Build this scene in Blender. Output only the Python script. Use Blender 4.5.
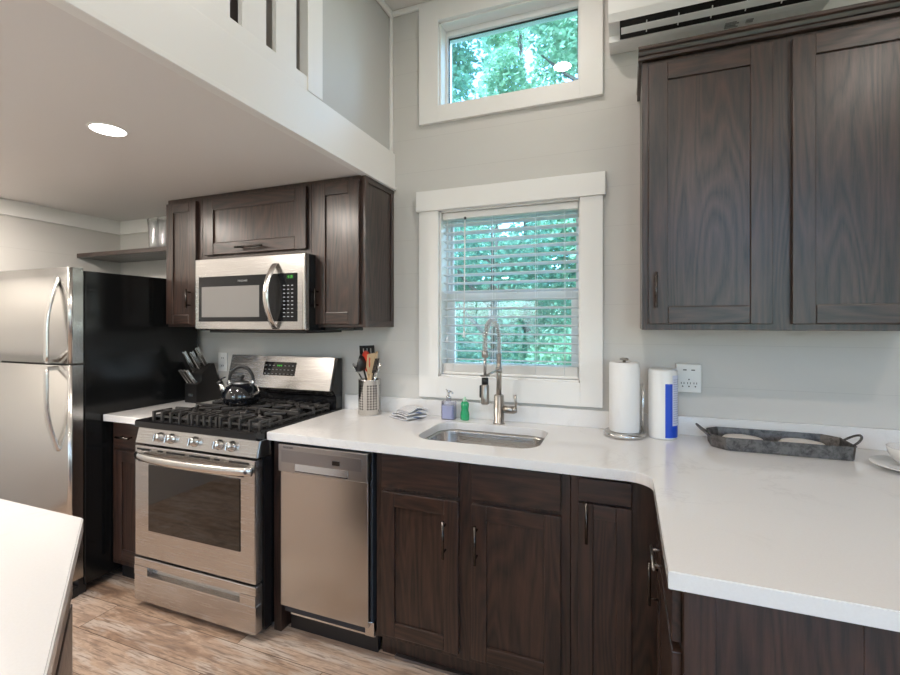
import bpy, bmesh, math, random
from mathutils import Vector, Matrix, Euler
random.seed(7)
S = bpy.context.scene
for o in list(bpy.data.objects): bpy.data.objects.remove(o)
COL = S.collection
PI = math.pi

# ------------------------------------------------------------------ camera
cam = bpy.data.cameras.new('camera'); camo = bpy.data.objects.new('camera', cam); COL.objects.link(camo)
camo.location = (-0.0757, -2.2643, 1.404)
camo.rotation_euler = (PI/2, 0, 0.3675)
cam.sensor_width = 36; cam.lens = 460.38/900*36; cam.shift_y = -14.4/900; cam.clip_start = .02
S.camera = camo
S.view_settings.view_transform = 'Standard'; S.view_settings.look = 'None'
S.view_settings.gamma = 1; S.view_settings.use_curve_mapping = False
S.view_settings.exposure = 0.08

# ------------------------------------------------------------------ world and sun
W = bpy.data.worlds.new('sky'); S.world = W; W.use_nodes = True
nt = W.node_tree; nt.nodes.clear()
wo = nt.nodes.new('ShaderNodeOutputWorld'); bg = nt.nodes.new('ShaderNodeBackground')
sky = nt.nodes.new('ShaderNodeTexSky'); sky.sky_type = 'NISHITA'
sky.sun_disc = False; sky.sun_elevation = math.radians(48); sky.sun_rotation = math.radians(60)
sky.air_density = 1.0; sky.dust_density = 1.5
bg.inputs['Strength'].default_value = 1.55
tint = nt.nodes.new('ShaderNodeMixRGB'); tint.blend_type = 'MULTIPLY'; tint.inputs[0].default_value = 1; tint.inputs[2].default_value = (.78, .91, 1.06, 1)
nt.links.new(sky.outputs[0], tint.inputs[1]); nt.links.new(tint.outputs[0], bg.inputs[0]); nt.links.new(bg.outputs[0], wo.inputs[0])
sl = bpy.data.lights.new('sun', 'SUN'); sl.energy = 12.0; sl.angle = math.radians(1.0); sl.color = (.86, .96, 1)
so = bpy.data.objects.new('sun', sl); COL.objects.link(so)
so.rotation_euler = (math.radians(38), math.radians(-22), 0)
# lamp power of the recessed ceiling lights (W)
CAN_LOFT, CAN_HIGH = 12.0, 12.5
ZL, ZC = 2.139, 3.12          # loft soffit height, high ceiling height
YR, XR, XL = -5.4, 3.3, -3.516   # rear wall, right wall, left wall

# ------------------------------------------------------------------ mesh helpers
class MB:
    def __init__(s): s.bm = bmesh.new()
    def _add(s, t, m, smooth):
        for f in t.faces: f.material_index = m; f.smooth = smooth
        me = bpy.data.meshes.new('tmp'); t.to_mesh(me); t.free(); s.bm.from_mesh(me); bpy.data.meshes.remove(me); return s
    def box(s, x0, x1, y0, y1, z0, z1, bev=0, m=0, rot=None, seg=2):
        t = bmesh.new(); bmesh.ops.create_cube(t, size=1)
        x0, x1 = min(x0, x1), max(x0, x1); y0, y1 = min(y0, y1), max(y0, y1); z0, z1 = min(z0, z1), max(z0, z1)
        c = Vector(((x0+x1)/2, (y0+y1)/2, (z0+z1)/2))
        for v in t.verts: v.co = Vector((v.co.x*(x1-x0), v.co.y*(y1-y0), v.co.z*(z1-z0)))
        if bev: bmesh.ops.bevel(t, geom=t.edges[:], offset=bev, segments=seg, affect='EDGES', profile=.5)
        for v in t.verts:
            if rot: v.co = rot @ v.co
            v.co += c
        return s._add(t, m, False)
    def cyl(s, p0, p1, r0, r1=None, n=20, m=0, caps=True, smooth=True):
        r1 = r0 if r1 is None else r1
        p0, p1 = Vector(p0), Vector(p1); d = (p1-p0); q = d.to_track_quat('Z', 'Y')
        t = bmesh.new(); bmesh.ops.create_cone(t, cap_ends=caps, segments=n, radius1=r0, radius2=r1, depth=d.length)
        for v in t.verts: v.co = q @ v.co + (p0+p1)/2
        s._add(t, m, False)
        if smooth:
            s.bm.faces.ensure_lookup_table()
            for f in s.bm.faces[-(n+(2 if caps else 0)):]:
                if len(f.verts) == 4: f.smooth = True
        return s
    def tube(s, pts, r, n=10, m=0, closed=False):
        pts = [Vector(p) for p in pts]; N = len(pts)
        rs = r if isinstance(r, (list, tuple)) else [r]*N
        t = bmesh.new(); rings = []; up = None
        for i, p in enumerate(pts):
            a = pts[(i-1) % N] if (closed or i > 0) else p; b = pts[(i+1) % N] if (closed or i < N-1) else p
            d = (b-a).normalized()
            if up is None: up = Vector((0, 0, 1)) if abs(d.z) < .9 else Vector((1, 0, 0))
            u = (up - d*up.dot(d)); u = u.normalized() if u.length > 1e-5 else d.orthogonal().normalized()
            w = d.cross(u); up = u
            rings.append([t.verts.new(p + (u*math.cos(2*PI*k/n) + w*math.sin(2*PI*k/n))*rs[i]) for k in range(n)])
        for i in range(N if closed else N-1):
            A, B = rings[i], rings[(i+1) % N]
            for k in range(n): t.faces.new((A[k], A[(k+1) % n], B[(k+1) % n], B[k]))
        if not closed: t.faces.new(rings[0][::-1]); t.faces.new(rings[-1])
        return s._add(t, m, True)
    def lathe(s, prof, c=(0, 0, 0), n=32, m=0, mat=None, sx=1, sy=1):
        t = bmesh.new(); rings = []
        for r, z in prof:
            if r < 1e-6: rings.append([t.verts.new((0, 0, z))])
            else: rings.append([t.verts.new((r*sx*math.cos(2*PI*k/n), r*sy*math.sin(2*PI*k/n), z)) for k in range(n)])
        for A, B in zip(rings, rings[1:]):
            for k in range(n):
                k2 = (k+1) % n
                if len(A) == 1 and len(B) == 1: continue
                if len(A) == 1: t.faces.new((A[0], B[k2], B[k]))
                elif len(B) == 1: t.faces.new((A[k], A[k2], B[0]))
                else: t.faces.new((A[k], A[k2], B[k2], B[k]))
        for v in t.verts: v.co = (mat @ v.co if mat else v.co) + Vector(c)
        bmesh.ops.recalc_face_normals(t, faces=t.faces[:])
        return s._add(t, m, True)
    def prism(s, poly, axis, a0, a1, m=0, bev=0, smooth=False):
        # poly: 2D points; axis 'x' -> (y,z), 'y' -> (x,z), 'z' -> (x,y)
        t = bmesh.new()
        f3 = {'x': lambda p, a: (a, p[0], p[1]), 'y': lambda p, a: (p[0], a, p[1]), 'z': lambda p, a: (p[0], p[1], a)}[axis]
        A = [t.verts.new(f3(p, a0)) for p in poly]; B = [t.verts.new(f3(p, a1)) for p in poly]; n = len(poly)
        t.faces.new(A); t.faces.new(B[::-1])
        for k in range(n): t.faces.new((A[k], B[k], B[(k+1) % n], A[(k+1) % n]))
        bmesh.ops.recalc_face_normals(t, faces=t.faces[:])
        if bev: bmesh.ops.bevel(t, geom=t.edges[:], offset=bev, segments=2, affect='EDGES')
        return s._add(t, m, smooth)
    def grid(s, fn, nu, nv, m=0, smooth=True, closed_u=False):
        t = bmesh.new(); V = [[t.verts.new(fn(i/nu, j/nv)) for j in range(nv+1)] for i in range(nu if closed_u else nu+1)]
        for i in range(nu):
            for j in range(nv):
                a, b = V[i], V[(i+1) % len(V)]
                t.faces.new((a[j], b[j], b[j+1], a[j+1]))
        return s._add(t, m, smooth)
    def build(s, name, mats, parent=None, loc=None, **k):
        off = Vector((0, 0, 0)) if loc is None else Vector(loc)
        p = parent
        while p is not None: off += p.location; p = p.parent
        for v in s.bm.verts: v.co -= off
        me = bpy.data.meshes.new(name); s.bm.to_mesh(me); s.bm.free()
        for mm in (mats if isinstance(mats, (list, tuple)) else [mats]): me.materials.append(mm)
        o = bpy.data.objects.new(name, me); COL.objects.link(o); o.parent = parent
        if loc is not None: o.location = loc
        for a, b in k.items(): o[a] = b
        return o
def thing(name, label, cat, loc, group=None):
    o = bpy.data.objects.new(name, None); COL.objects.link(o); o.location = loc; o.empty_display_size = .05
    o['label'] = label; o['category'] = cat
    if group: o['group'] = group
    return o
def tag(o, label, cat, group=None):
    o['label'] = label; o['category'] = cat
    if group: o['group'] = group
    return o
def struct(name, mb, mats, parent=None):
    o = mb.build(name, mats, parent)
    if parent is None: o['kind'] = 'structure'
    return o
def dup(root, loc, label=None, rotz=None):
    r = root.copy(); COL.objects.link(r); r.location = loc
    if rotz is not None: r.rotation_euler.z = rotz
    if label: r['label'] = label
    for ch in list(root.children):
        c = ch.copy(); COL.objects.link(c); c.parent = r
        for g in list(ch.children):
            d = g.copy(); COL.objects.link(d); d.parent = c
    return r
def text(name, body, size, mat, parent, loc, rot=(PI/2, 0, 0), ext=.0004, align='CENTER'):
    cu = bpy.data.curves.new('t', 'FONT'); cu.body = body; cu.size = size; cu.extrude = ext; cu.align_x = align; cu.align_y = 'CENTER'
    to = bpy.data.objects.new('t', cu); COL.objects.link(to)
    bpy.context.view_layer.update()
    me = bpy.data.meshes.new_from_object(to.evaluated_get(bpy.context.evaluated_depsgraph_get()))
    bpy.data.objects.remove(to); me.materials.clear(); me.materials.append(mat)
    M = Matrix.Translation(Vector(loc)) @ Euler(rot).to_matrix().to_4x4()
    off = Vector((0, 0, 0)); p = parent
    while p is not None: off += p.location; p = p.parent
    me.transform(Matrix.Translation(-off) @ M)
    o = bpy.data.objects.new(name, me); COL.objects.link(o); o.parent = parent; return o

# ------------------------------------------------------------------ material helpers
def mat(name, col=(.8, .8, .8), rough=.5, metal=0, **k):
    m = bpy.data.materials.new(name); m.use_nodes = True; b = m.node_tree.nodes['Principled BSDF']
    b.inputs['Base Color'].default_value = (*col, 1); b.inputs['Roughness'].default_value = rough; b.inputs['Metallic'].default_value = metal
    for a, v in k.items():
        key = {'coat': 'Coat Weight', 'coatr': 'Coat Roughness', 'trans': 'Transmission Weight', 'ior': 'IOR', 'spec': 'Specular IOR Level', 'sss': 'Subsurface Weight'}[a]
        b.inputs[key].default_value = v
    return m
class G:   # tiny node helper
    def __init__(s, m): s.m = m; s.t = m.node_tree; s.b = s.t.nodes.get('Principled BSDF')
    def n(s, typ, ins={}, **props):
        nd = s.t.nodes.new('ShaderNode'+typ)
        for a, v in props.items(): setattr(nd, a, v)
        for a, v in ins.items():
            if isinstance(v, bpy.types.NodeSocket): s.t.links.new(v, nd.inputs[a])
            else: nd.inputs[a].default_value = v
        return nd
    def coord(s, scale=(1, 1, 1), rot=(0, 0, 0), loc=(0, 0, 0)):
        c = s.n('TexCoord'); mp = s.n('Mapping', {'Vector': c.outputs['Object'], 'Scale': scale, 'Rotation': rot, 'Location': loc}); return mp.outputs[0]
    def noise(s, v, scale=5, detail=4, rough=.5, dist=0): return s.n('TexNoise', {'Vector': v, 'Scale': scale, 'Detail': detail, 'Roughness': rough, 'Distortion': dist}).outputs['Fac']
    def ramp(s, f, stops):
        r = s.n('ValToRGB', {'Fac': f}); e = r.color_ramp.elements
        while len(e) < len(stops): e.new(.5)
        for el, (p, c) in zip(e, stops): el.position = p; el.color = (*c, 1) if len(c) == 3 else c
        return r.outputs['Color']
    def math(s, op, a, b=0.0):
        return s.n('Math', {0: a, 1: b}, operation=op).outputs[0]
    def mix(s, f, a, b, typ='MIX'):
        nd = s.n('MixRGB', {'Fac': f, 'Color1': a, 'Color2': b}, blend_type=typ); return nd.outputs[0]
    def bump(s, h, strength=.2, dist=.002):
        b = s.n('Bump', {'Height': h, 'Strength': strength, 'Distance': dist}); s.t.links.new(b.outputs[0], s.b.inputs['Normal'])
    def set(s, key, sock): s.t.links.new(sock, s.b.inputs[key])

def wood(name, axis, dark=(.007, .0042, .0036), light=(.062, .030, .020), rough=.34):
    m = mat(name, rough=rough, coat=.55, coatr=.28); g = G(m)
    sc = {'z': (1, 1, .07), 'x': (.07, 1, 1), 'y': (1, .07, 1)}[axis]
    v = g.coord(sc)
    fine = g.noise(v, 170, 4, .7)
    mid = g.noise(v, 34, 3, .5, .6)
    sc2 = {'z': (1, 1, .11), 'x': (.11, 1, 1), 'y': (1, .11, 1)}[axis]
    v2 = g.coord(sc2)
    cn = g.noise(v2, 6.5, 2, .45, .3)     # cathedral growth lines: contour lines of a stretched noise
    ring = g.math('ABSOLUTE', g.math('SUBTRACT', g.math('FRACT', g.math('MULTIPLY', cn, 17.0)), .5))
    med = g.noise(v, 80, 3, .6, .3)
    a = g.math('ADD', g.math('MULTIPLY', fine, .42), g.math('MULTIPLY', ring, .42))
    a = g.math('ADD', a, g.math('ADD', g.math('MULTIPLY', mid, .18), g.math('MULTIPLY', med, .30)))
    g.set('Base Color', g.ramp(a, [(.38, dark), (.55, tuple(.5*(p+q) for p, q in zip(dark, light))), (.72, light)]))
    g.set('Roughness', g.n('MapRange', {'Value': a, 1: .3, 2: .8, 3: rough+.14, 4: rough-.03}).outputs[0])
    g.bump(a, .5, .0014)
    return m
WV, WH, WY = wood('espresso_oak_vertical', 'z'), wood('espresso_oak_horizontal', 'x'), wood('espresso_oak_depth', 'y')
WOODS = [WV, WH, WY]
DARK = mat('dark_recess', (.006, .006, .006), .6)
def steel(name, col=(.60, .585, .57), rough=.24, axis='x'):
    m = mat(name, col, rough, 1); g = G(m)
    sc = {'x': (.01, 1, 1), 'z': (1, 1, .01)}[axis]
    n = g.noise(g.coord(sc), 500, 2)
    g.set('Roughness', g.n('MapRange', {'Value': n, 3: rough-.05, 4: rough+.08}).outputs[0])
    g.bump(n, .05, .0005)
    return m
STEEL, STEELV = steel('brushed_steel', axis='x'), steel('brushed_steel_vertical', (.60, .59, .57), .22, 'z')
FSTEEL = steel('fridge_steel', (.62, .61, .59), .20, 'z')
STEELL = mat('satin_steel_trim', (.72, .71, .69), .22, 1)
STEELD = mat('grey_steel_panel', (.36, .36, .37), .3, 1)
NICKEL = mat('brushed_nickel', (.40, .37, .34), .28, 1)
CHROME = mat('polished_chrome', (.85, .85, .86), .06, 1)
PULL = mat('dark_bronze_pull', (.10, .09, .085), .22, 1)
BLACK = mat('black_enamel', (.008, .008, .009), .12)
BLACKG = mat('black_glass', (.006, .006, .007), .03)
def _bs():
    m = mat('black_textured_side', (.007, .0075, .008), .16); g = G(m)
    g.bump(g.noise(g.coord(), 90, 2), .12, .001); return m
BSIDE = _bs()
CASTM = mat('cast_iron', (.045, .042, .040), .33)
BPLAST = mat('black_plastic', (.015, .015, .016), .35)
WHITE = mat('white_painted_trim', (.86, .845, .82), .38)
WPL = mat('white_plastic', (.82, .82, .81), .35)
VINYL = mat('white_vinyl_window', (.80, .82, .82), .35)
PORC = mat('white_porcelain', (.82, .81, .79), .12)
CREAM = mat('cream_stoneware', (.76, .70, .64), .3)
def wallmat(name, col, groove=.1825, off=.0305):
    m = mat(name, col, .55); g = G(m)
    c = g.n('TexCoord').outputs['Object']; z = g.n('SeparateXYZ', {0: c}).outputs['Z']
    fr = g.math('FRACT', g.math('DIVIDE', g.math('SUBTRACT', z, off), groove))
    d = g.math('ABSOLUTE', g.math('SUBTRACT', fr, .5))
    line = g.math('GREATER_THAN', d, .4935)
    smudge = g.noise(g.coord((1, 1, 3)), 3.0, 5, .6)
    base = g.mix(smudge, (*[k*.975 for k in col], 1), (*[min(1, k*1.02) for k in col], 1))
    g.set('Base Color', g.mix(line, base, (*[k*.90 for k in col], 1)))
    g.bump(g.math('MULTIPLY', line, -1.0), .08, .002)
    return m
WALL = wallmat('shiplap_wall_paint', (.63, .61, .58))
LOFTW = mat('smooth_grey_panel', (.56, .555, .535), .5)
CEIL = mat('ceiling_paint', (.78, .75, .73), .6)
def quartz():
    m = mat('white_quartz', (.82, .81, .80), .13, spec=.5); g = G(m)
    v = g.coord((1, 1, 1))
    n = g.noise(v, 2.3, 6, .6, .9)
    vein = g.ramp(g.math('ABSOLUTE', g.math('SUBTRACT', n, .5)), [(0, (1, 1, 1)), (.012, (.25, .25, .25)), (.03, (0, 0, 0))])
    mask = g.ramp(g.noise(v, 1.7, 2), [(.48, (0, 0, 0)), (.62, (1, 1, 1))])
    speck = g.noise(v, 220, 2)
    f = g.math('MULTIPLY', g.math('MULTIPLY', vein, mask), .22)
    base = g.mix(speck, (.80, .785, .775, 1), (.85, .84, .83, 1))
    g.set('Base Color', g.mix(f, base, (.50, .49, .49, 1)))
    return m
QUARTZ = quartz()
def floorm():
    m = mat('distressed_plank_floor', (.4, .3, .22), .36); g = G(m)
    v = g.coord((1, 1, 1))
    br = g.n('TexBrick', {'Vector': v, 'Color1': (0, 0, 0, 1), 'Color2': (1, 1, 1, 1), 'Mortar': (.5, .5, .5, 1), 'Scale': 1.0, 'Mortar Size': .0016, 'Brick Width': 1.22, 'Row Height': .18}, offset=.37)
    pid = g.n('SeparateColor', {0: br.outputs['Color']}).outputs[0]
    # shift the grain per plank
    off = g.n('CombineXYZ', {0: g.math('MULTIPLY', pid, 7.0), 1: g.math('MULTIPLY', pid, 3.0), 2: g.math('MULTIPLY', pid, 11.0)}).outputs[0]
    vv = g.n('VectorMath', {0: v, 1: off}, operation='ADD').outputs[0]
    def st(sc): return g.n('Mapping', {'Vector': vv, 'Scale': sc}).outputs[0]
    grain = g.noise(st((1.2, 14, 14)), 7, 6, .65, .4)
    blot = g.noise(st((1.0, 3.6, 4)), 3.6, 4, .58, 1.0)
    wash = g.noise(st((1.0, 5, 5)), 2.8, 4, .56, 1.0)
    base = g.ramp(blot, [(.30, (.17, .095, .058)), (.42, (.34, .21, .135)), (.52, (.54, .38, .27)), (.60, (.40, .27, .19)), (.74, (.46, .39, .34))])
    base = g.mix(g.ramp(wash, [(.50, (0, 0, 0)), (.62, (.85, .85, .85))]), base, (.64, .56, .49, 1))
    grain2 = g.noise(st((2.0, 30, 30)), 5, 5, .7, .6)
    base = g.mix(g.ramp(grain, [(.38, (.85, .85, .85)), (.50, (0, 0, 0))]), base, (.13, .075, .048, 1))
    base = g.mix(g.ramp(grain2, [(.36, (.5, .5, .5)), (.46, (0, 0, 0))]), base, (.20, .13, .09, 1))
    base = g.mix(.28, base, g.mix(pid, (.22, .145, .10, 1), (.62, .53, .46, 1)))
    vo = g.n('TexVoronoi', {'Vector': st((1.3, 2.6, 1)), 'Scale': 1.7}).outputs['Distance']
    base = g.mix(g.ramp(vo, [(.025, (.8, .8, .8)), (.06, (0, 0, 0))]), base, (.11, .065, .045, 1))
    base = g.mix(br.outputs['Fac'], base, (.10, .065, .045, 1))
    g.set('Base Color', base); g.bump(g.math('SUBTRACT', grain, br.outputs['Fac']), .15, .001)
    return m
FLOOR = floorm()
def glassm(name, tint=(.86, .97, .97), refl=.08):
    m = bpy.data.materials.new(name); m.use_nodes = True; t = m.node_tree; t.nodes.clear()
    out = t.nodes.new('ShaderNodeOutputMaterial'); mx = t.nodes.new('ShaderNodeMixShader'); tr = t.nodes.new('ShaderNodeBsdfTransparent'); gl = t.nodes.new('ShaderNodeBsdfGlossy')
    fr = t.nodes.new('ShaderNodeLayerWeight'); fr.inputs['Blend'].default_value = .18
    ad = t.nodes.new('ShaderNodeMath'); ad.operation = 'ADD'; ad.inputs[1].default_value = refl
    tr.inputs[0].default_value = (*tint, 1); gl.inputs['Roughness'].default_value = .01
    t.links.new(fr.outputs['Fresnel'], ad.inputs[0]); t.links.new(ad.outputs[0], mx.inputs[0]); t.links.new(tr.outputs[0], mx.inputs[1]); t.links.new(gl.outputs[0], mx.inputs[2]); t.links.new(mx.outputs[0], out.inputs[0])
    return m
WGLASS = glassm('window_glass', (.82, .96, 1.0))
RGLASS = glassm('rear_window_glass', (.97, .97, .97))
CGLASS = glassm('clear_glass', (.97, .98, .98), .16)
_t = CGLASS.node_tree; CGLASS_d = _t.nodes.new('ShaderNodeBsdfDiffuse'); CGLASS_d.inputs[0].default_value = (.9, .9, .9, 1); _x = _t.nodes.new('ShaderNodeMixShader'); _x.inputs[0].default_value = .18
_o = [n for n in _t.nodes if n.type == 'OUTPUT_MATERIAL'][0]; _src = _o.inputs[0].links[0].from_socket; _t.links.new(_src, _x.inputs[1]); _t.links.new(CGLASS_d.outputs[0], _x.inputs[2]); _t.links.new(_x.outputs[0], _o.inputs[0])
def emit(name, col, st):
    m = bpy.data.materials.new(name); m.use_nodes = True; t = m.node_tree; t.nodes.clear()
    out = t.nodes.new('ShaderNodeOutputMaterial'); e = t.nodes.new('ShaderNodeEmission'); e.inputs[0].default_value = (*col, 1); e.inputs[1].default_value = st
    t.links.new(e.outputs[0], out.inputs[0]); return m
LAMP = emit('lamp_diffuser', (1, .96, .90), 14)
GREEN = emit('green_led', (.15, .9, .12), .55)
DIMLED = emit('dim_led', (.5, .9, .5), .25)
LEGEND = mat('printed_legend', (.32, .33, .34), .5)

# ------------------------------------------------------------------ room shell
T = .15
b = MB(); b.box(XL-T, XR+T, YR-T, T, -.08, 0); struct('floor', b, FLOOR)
# back wall with two window openings
WX0, WX1 = -1.0065, -.2834
LZ0, LZ1, UZ0, UZ1 = 1.124, 1.998, 2.552, 3.0
b = MB()
b.box(XL-T, WX0, 0, T, 0, ZC+.3); b.box(WX1, XR+T, 0, T, 0, ZC+.3)
b.box(WX0, WX1, 0, T, 0, LZ0); b.box(WX0, WX1, 0, T, LZ1, UZ0); b.box(WX0, WX1, 0, T, UZ1, ZC+.3)
struct('wall_back', b, WALL)
b = MB(); b.box(XL-T, XL, YR-T, 0, 0, ZC+.3); struct('wall_left', b, WALL)
# right wall with an added window; rear glass door and windows enlarged for daylight
b = MB()
RY0, RY1 = -4.2, -2.6
b.box(XR, XR+T, YR-T, RY0, 0, ZC+.3); b.box(XR, XR+T, RY1, 0, 0, ZC+.3); b.box(XR, XR+T, RY0, RY1, 0, .9); b.box(XR, XR+T, RY0, RY1, 2.1, ZC+.3)
struct('wall_right', b, WALL)
OPEN = [(-3.1, -1.5, .55, 2.0), (.3, 3.0, .02, 2.1), (.3, 3.0, 2.32, 2.98)]   # unseen rear openings, oversized to let in more sky light
b = MB()
b.box(XL, -3.1, YR-T, YR, 0, ZC+.3); b.box(-1.5, .3, YR-T, YR, 0, ZC+.3); b.box(3.0, XR, YR-T, YR, 0, ZC+.3)
b.box(-3.1, -1.5, YR-T, YR, 0, .55); b.box(-3.1, -1.5, YR-T, YR, 2.0, ZC+.3)
b.box(.3, 3.0, YR-T, YR, 0, .02); b.box(.3, 3.0, YR-T, YR, 2.1, 2.32); b.box(.3, 3.0, YR-T, YR, 2.98, ZC+.3)
struct('wall_rear', b, WALL)
XB = -1.27        # right face of the loft beam
b = MB(); b.box(XL-T, XR+T, YR-T, T, ZC, ZC+.1); struct('ceiling', b, CEIL)
b = MB(); b.box(XL, XB-.03, YR, 0, ZL, ZL+.19); struct('ceiling_loft', b, CEIL)
# loft fascia beam, ledge and the closed panel beside the window wall
b = MB(); b.box(XB-.03, XB, YR, 0, ZL-.004, 2.335, .002); b.box(XB-.034, XB+.008, YR, 0, ZL-.006, ZL+.012, .002)
struct('trim_1', b, WHITE)
b = MB(); b.box(XB-.42, XB-.03, -.66, 0, 2.329, ZC); struct('wall_loft', b, LOFTW)
b = MB(); b.box(-2.32, -2.30, -3.6, 0, 2.329, ZC); 
WPL_ = wood('loft_plank_wood', 'y', (.08, .05, .038), (.20, .125, .09), .5)
struct('wall_loft_wood', b, WPL_)
# cove where the high ceiling meets the walls
b = MB(); b.box(XB-.03, XR, -.02, 0, ZC-.03, ZC, .008); b.box(XB-.03, XB-.008, -.66, 0, ZC-.035, ZC, .008); struct('trim_2', b, WHITE)
# corner bead
b = MB(); b.box(XB-.03, XB-.012, -.018, 0, 2.335, ZC-.03, .004); struct('trim_3', b, WHITE)
# band under the loft soffit, left wall and back wall
b = MB(); b.box(XL, XL+.014, YR, 0, ZL-.094, ZL, .002); b.box(XL+.014, -2.642, -.014, 0, ZL-.094, ZL, .002); struct('trim_4', b, WHITE)

# loft railing
rt = thing('loft_railing', 'white painted board railing along the loft edge, above the white beam', 'railing', (XB-.02, -2.5, 2.335))
b = MB(); b.box(XB-.03, XB-.002, -4.9, -.66, 2.335, 2.392, .002); b.box(XB-.04, XB-.001, -4.9, -.66, 2.330, 2.337, .001); b.build('bottom_rail', WHITE, rt)
b = MB(); b.box(XB-.04, XB+.004, -.75, -.655, 2.335, ZC-.002, .003); b.build('post', WHITE, rt)
b = MB(); b.box(XB-.045, XB+.004, -4.9, -.75, 3.04, 3.10, .003); b.build('top_rail', WHITE, rt)
y = -.918+.055
k = 0
while y > -4.8:
    b = MB(); b.box(XB-.026, XB-.006, y-.11+.055-.0, y+.055-.0, 2.392, 3.04, .002)
    if k == 0: pass
    b.build('baluster', WHITE, rt)
    y -= .16; k += 1

# ------------------------------------------------------------------ windows of the back wall
def casing(n, x0, x1, z0, z1, ix0, ix1, iz0, iz1, header):
    b = MB(); d = -.022
    b.box(x0, ix0, d, 0, z0, z1 if not header else iz1, .002); b.box(ix1, x1, d, 0, z0, z1 if not header else iz1, .002)
    b.box(ix0, ix1, d, 0, z0, iz0, .0015)
    if header: b.box(x0-.012, x1+.012, d-.012, 0, iz1, z1, .002)
    else: b.box(ix0, ix1, d, 0, iz1, z1, .0015)
    # jamb liners
    b.box(ix0-.001, ix0+.008, 0, T, iz0, iz1); b.box(ix1-.008, ix1+.001, 0, T, iz0, iz1); b.box(ix0, ix1, 0, T, iz0-.001, iz0+.008); b.box(ix0, ix1, 0, T, iz1-.008, iz1+.001)
    return b
w1 = struct('window_1', casing(1, -1.118, -.181, 1.011, 2.104, WX0, WX1, LZ0, LZ1, True), WHITE)
def frame(b, x0, x1, y0, y1, z0, z1, w, wt=None, wb=None, bev=.002, m=0):
    wt = wt or w; wb = wb or w
    b.box(x0, x0+w, y0, y1, z0, z1, bev, m); b.box(x1-w, x1, y0, y1, z0, z1, bev, m)
    b.box(x0+w, x1-w, y0, y1, z1-wt, z1, bev, m); b.box(x0+w, x1-w, y0, y1, z0, z0+wb, bev, m)
b = MB(); frame(b, WX0+.008, WX1-.008, .085, .145, LZ0+.008, LZ1-.008, .012); b.build('window_frame', VINYL, w1)
b = MB(); frame(b, WX0+.018, WX1-.018, .115, .14, 1.535, LZ1-.020, .014, .02, .04); u = b.build('upper_sash', VINYL, w1)
b = MB(); b.box(WX0+.031, WX1-.031, .126, .130, 1.573, LZ1-.038); b.build('pane', WGLASS, u)
b = MB(); frame(b, WX0+.018, WX1-.018, .088, .113, LZ0+.018, 1.575, .034, .045, .05); l = b.build('lower_sash', VINYL, w1)
b = MB(); b.box(WX0+.051, WX1-.051, .099, .103, LZ0+.066, 1.532); b.build('pane', WGLASS, l)
b = MB(); b.box(-.66, -.61, .078, .09, 1.555, 1.575, .003); b.build('sash_lock', VINYL, l)
w2 = struct('window_2', casing(2, -1.118, -.181, 2.465, 3.095, WX0, WX1, UZ0, UZ1, False), WHITE)
b = MB(); frame(b, WX0+.006, WX1-.006, .07, .14, UZ0+.006, UZ1-.006, .012, .034); b.build('window_frame', VINYL, w2)
b = MB(); frame(b, WX0+.018, WX1-.018, .088, .098, UZ0+.018, UZ1-.040, .004, bev=0); b.build('gasket', BPLAST, w2)
b = MB(); b.box(WX0+.017, WX1-.017, .1, .104, UZ0+.017, UZ1-.039); b.build('pane', WGLASS, w2)

# rear and right openings out of view, serving as daylight fill
def glazed(name, x0, x1, z0, z1, mull, horizontal=None):
    b = MB(); y0, y1 = YR-.12, YR-.04
    frame(b, x0, x1, y0, y1, z0, z1, .06)
    for f in mull: xx = x0+(x1-x0)*f; b.box(xx-.045, xx+.045, y0, y1, z0+.06, z1-.06, .002)
    frame(b, x0-.09, x1+.09, YR, YR+.02, z0-(.0 if z0 < .1 else .09), z1+.09, .09, .09, .001 if z0 < .1 else .09)
    o = struct(name, b, WHITE)
    b = MB(); b.box(x0+.06, x1-.06, YR-.082, YR-.078, z0+.06, z1-.06); b.build('pane', RGLASS, o)
glazed('window_3', *OPEN[0], [.5]); glazed('door_1', *OPEN[1], [.5]); glazed('added_window_4', *OPEN[2], [.5])
b = MB(); 
for a, c in ((RY0, RY0+.06), (RY1-.06, RY1)): b.box(XR+.04, XR+.12, a, c, .9, 2.1)
b.box(XR+.04, XR+.12, RY0, RY1, .9, .96); b.box(XR+.04, XR+.12, RY0, RY1, 2.04, 2.1); w5 = struct('added_window_5', b, WHITE)
b = MB(); b.box(XR+.078, XR+.082, RY0+.06, RY1-.06, .96, 2.04); b.build('pane', RGLASS, w5)

def portal(x, y, z, sx, sz, rot):
    L = bpy.data.lights.new('sky_portal', 'AREA'); L.shape = 'RECTANGLE'; L.size = sx; L.size_y = sz; L.energy = 1; L.cycles.is_portal = True
    o = bpy.data.objects.new('sky_portal', L); COL.objects.link(o); o.location = (x, y, z); o.rotation_euler = rot
for x0, x1, z0, z1 in OPEN: portal((x0+x1)/2, YR-T-.01, (z0+z1)/2, x1-x0, z1-z0, (PI/2, 0, PI))
portal(XR+T+.01, (RY0+RY1)/2, 1.5, RY1-RY0, 1.2, (PI/2, 0, -PI/2+PI))
portal((WX0+WX1)/2, T+.01, (LZ0+LZ1)/2, WX1-WX0, LZ1-LZ0, (-PI/2, 0, 0)); portal((WX0+WX1)/2, T+.01, (UZ0+UZ1)/2, WX1-WX0, UZ1-UZ0, (-PI/2, 0, 0))

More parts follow.
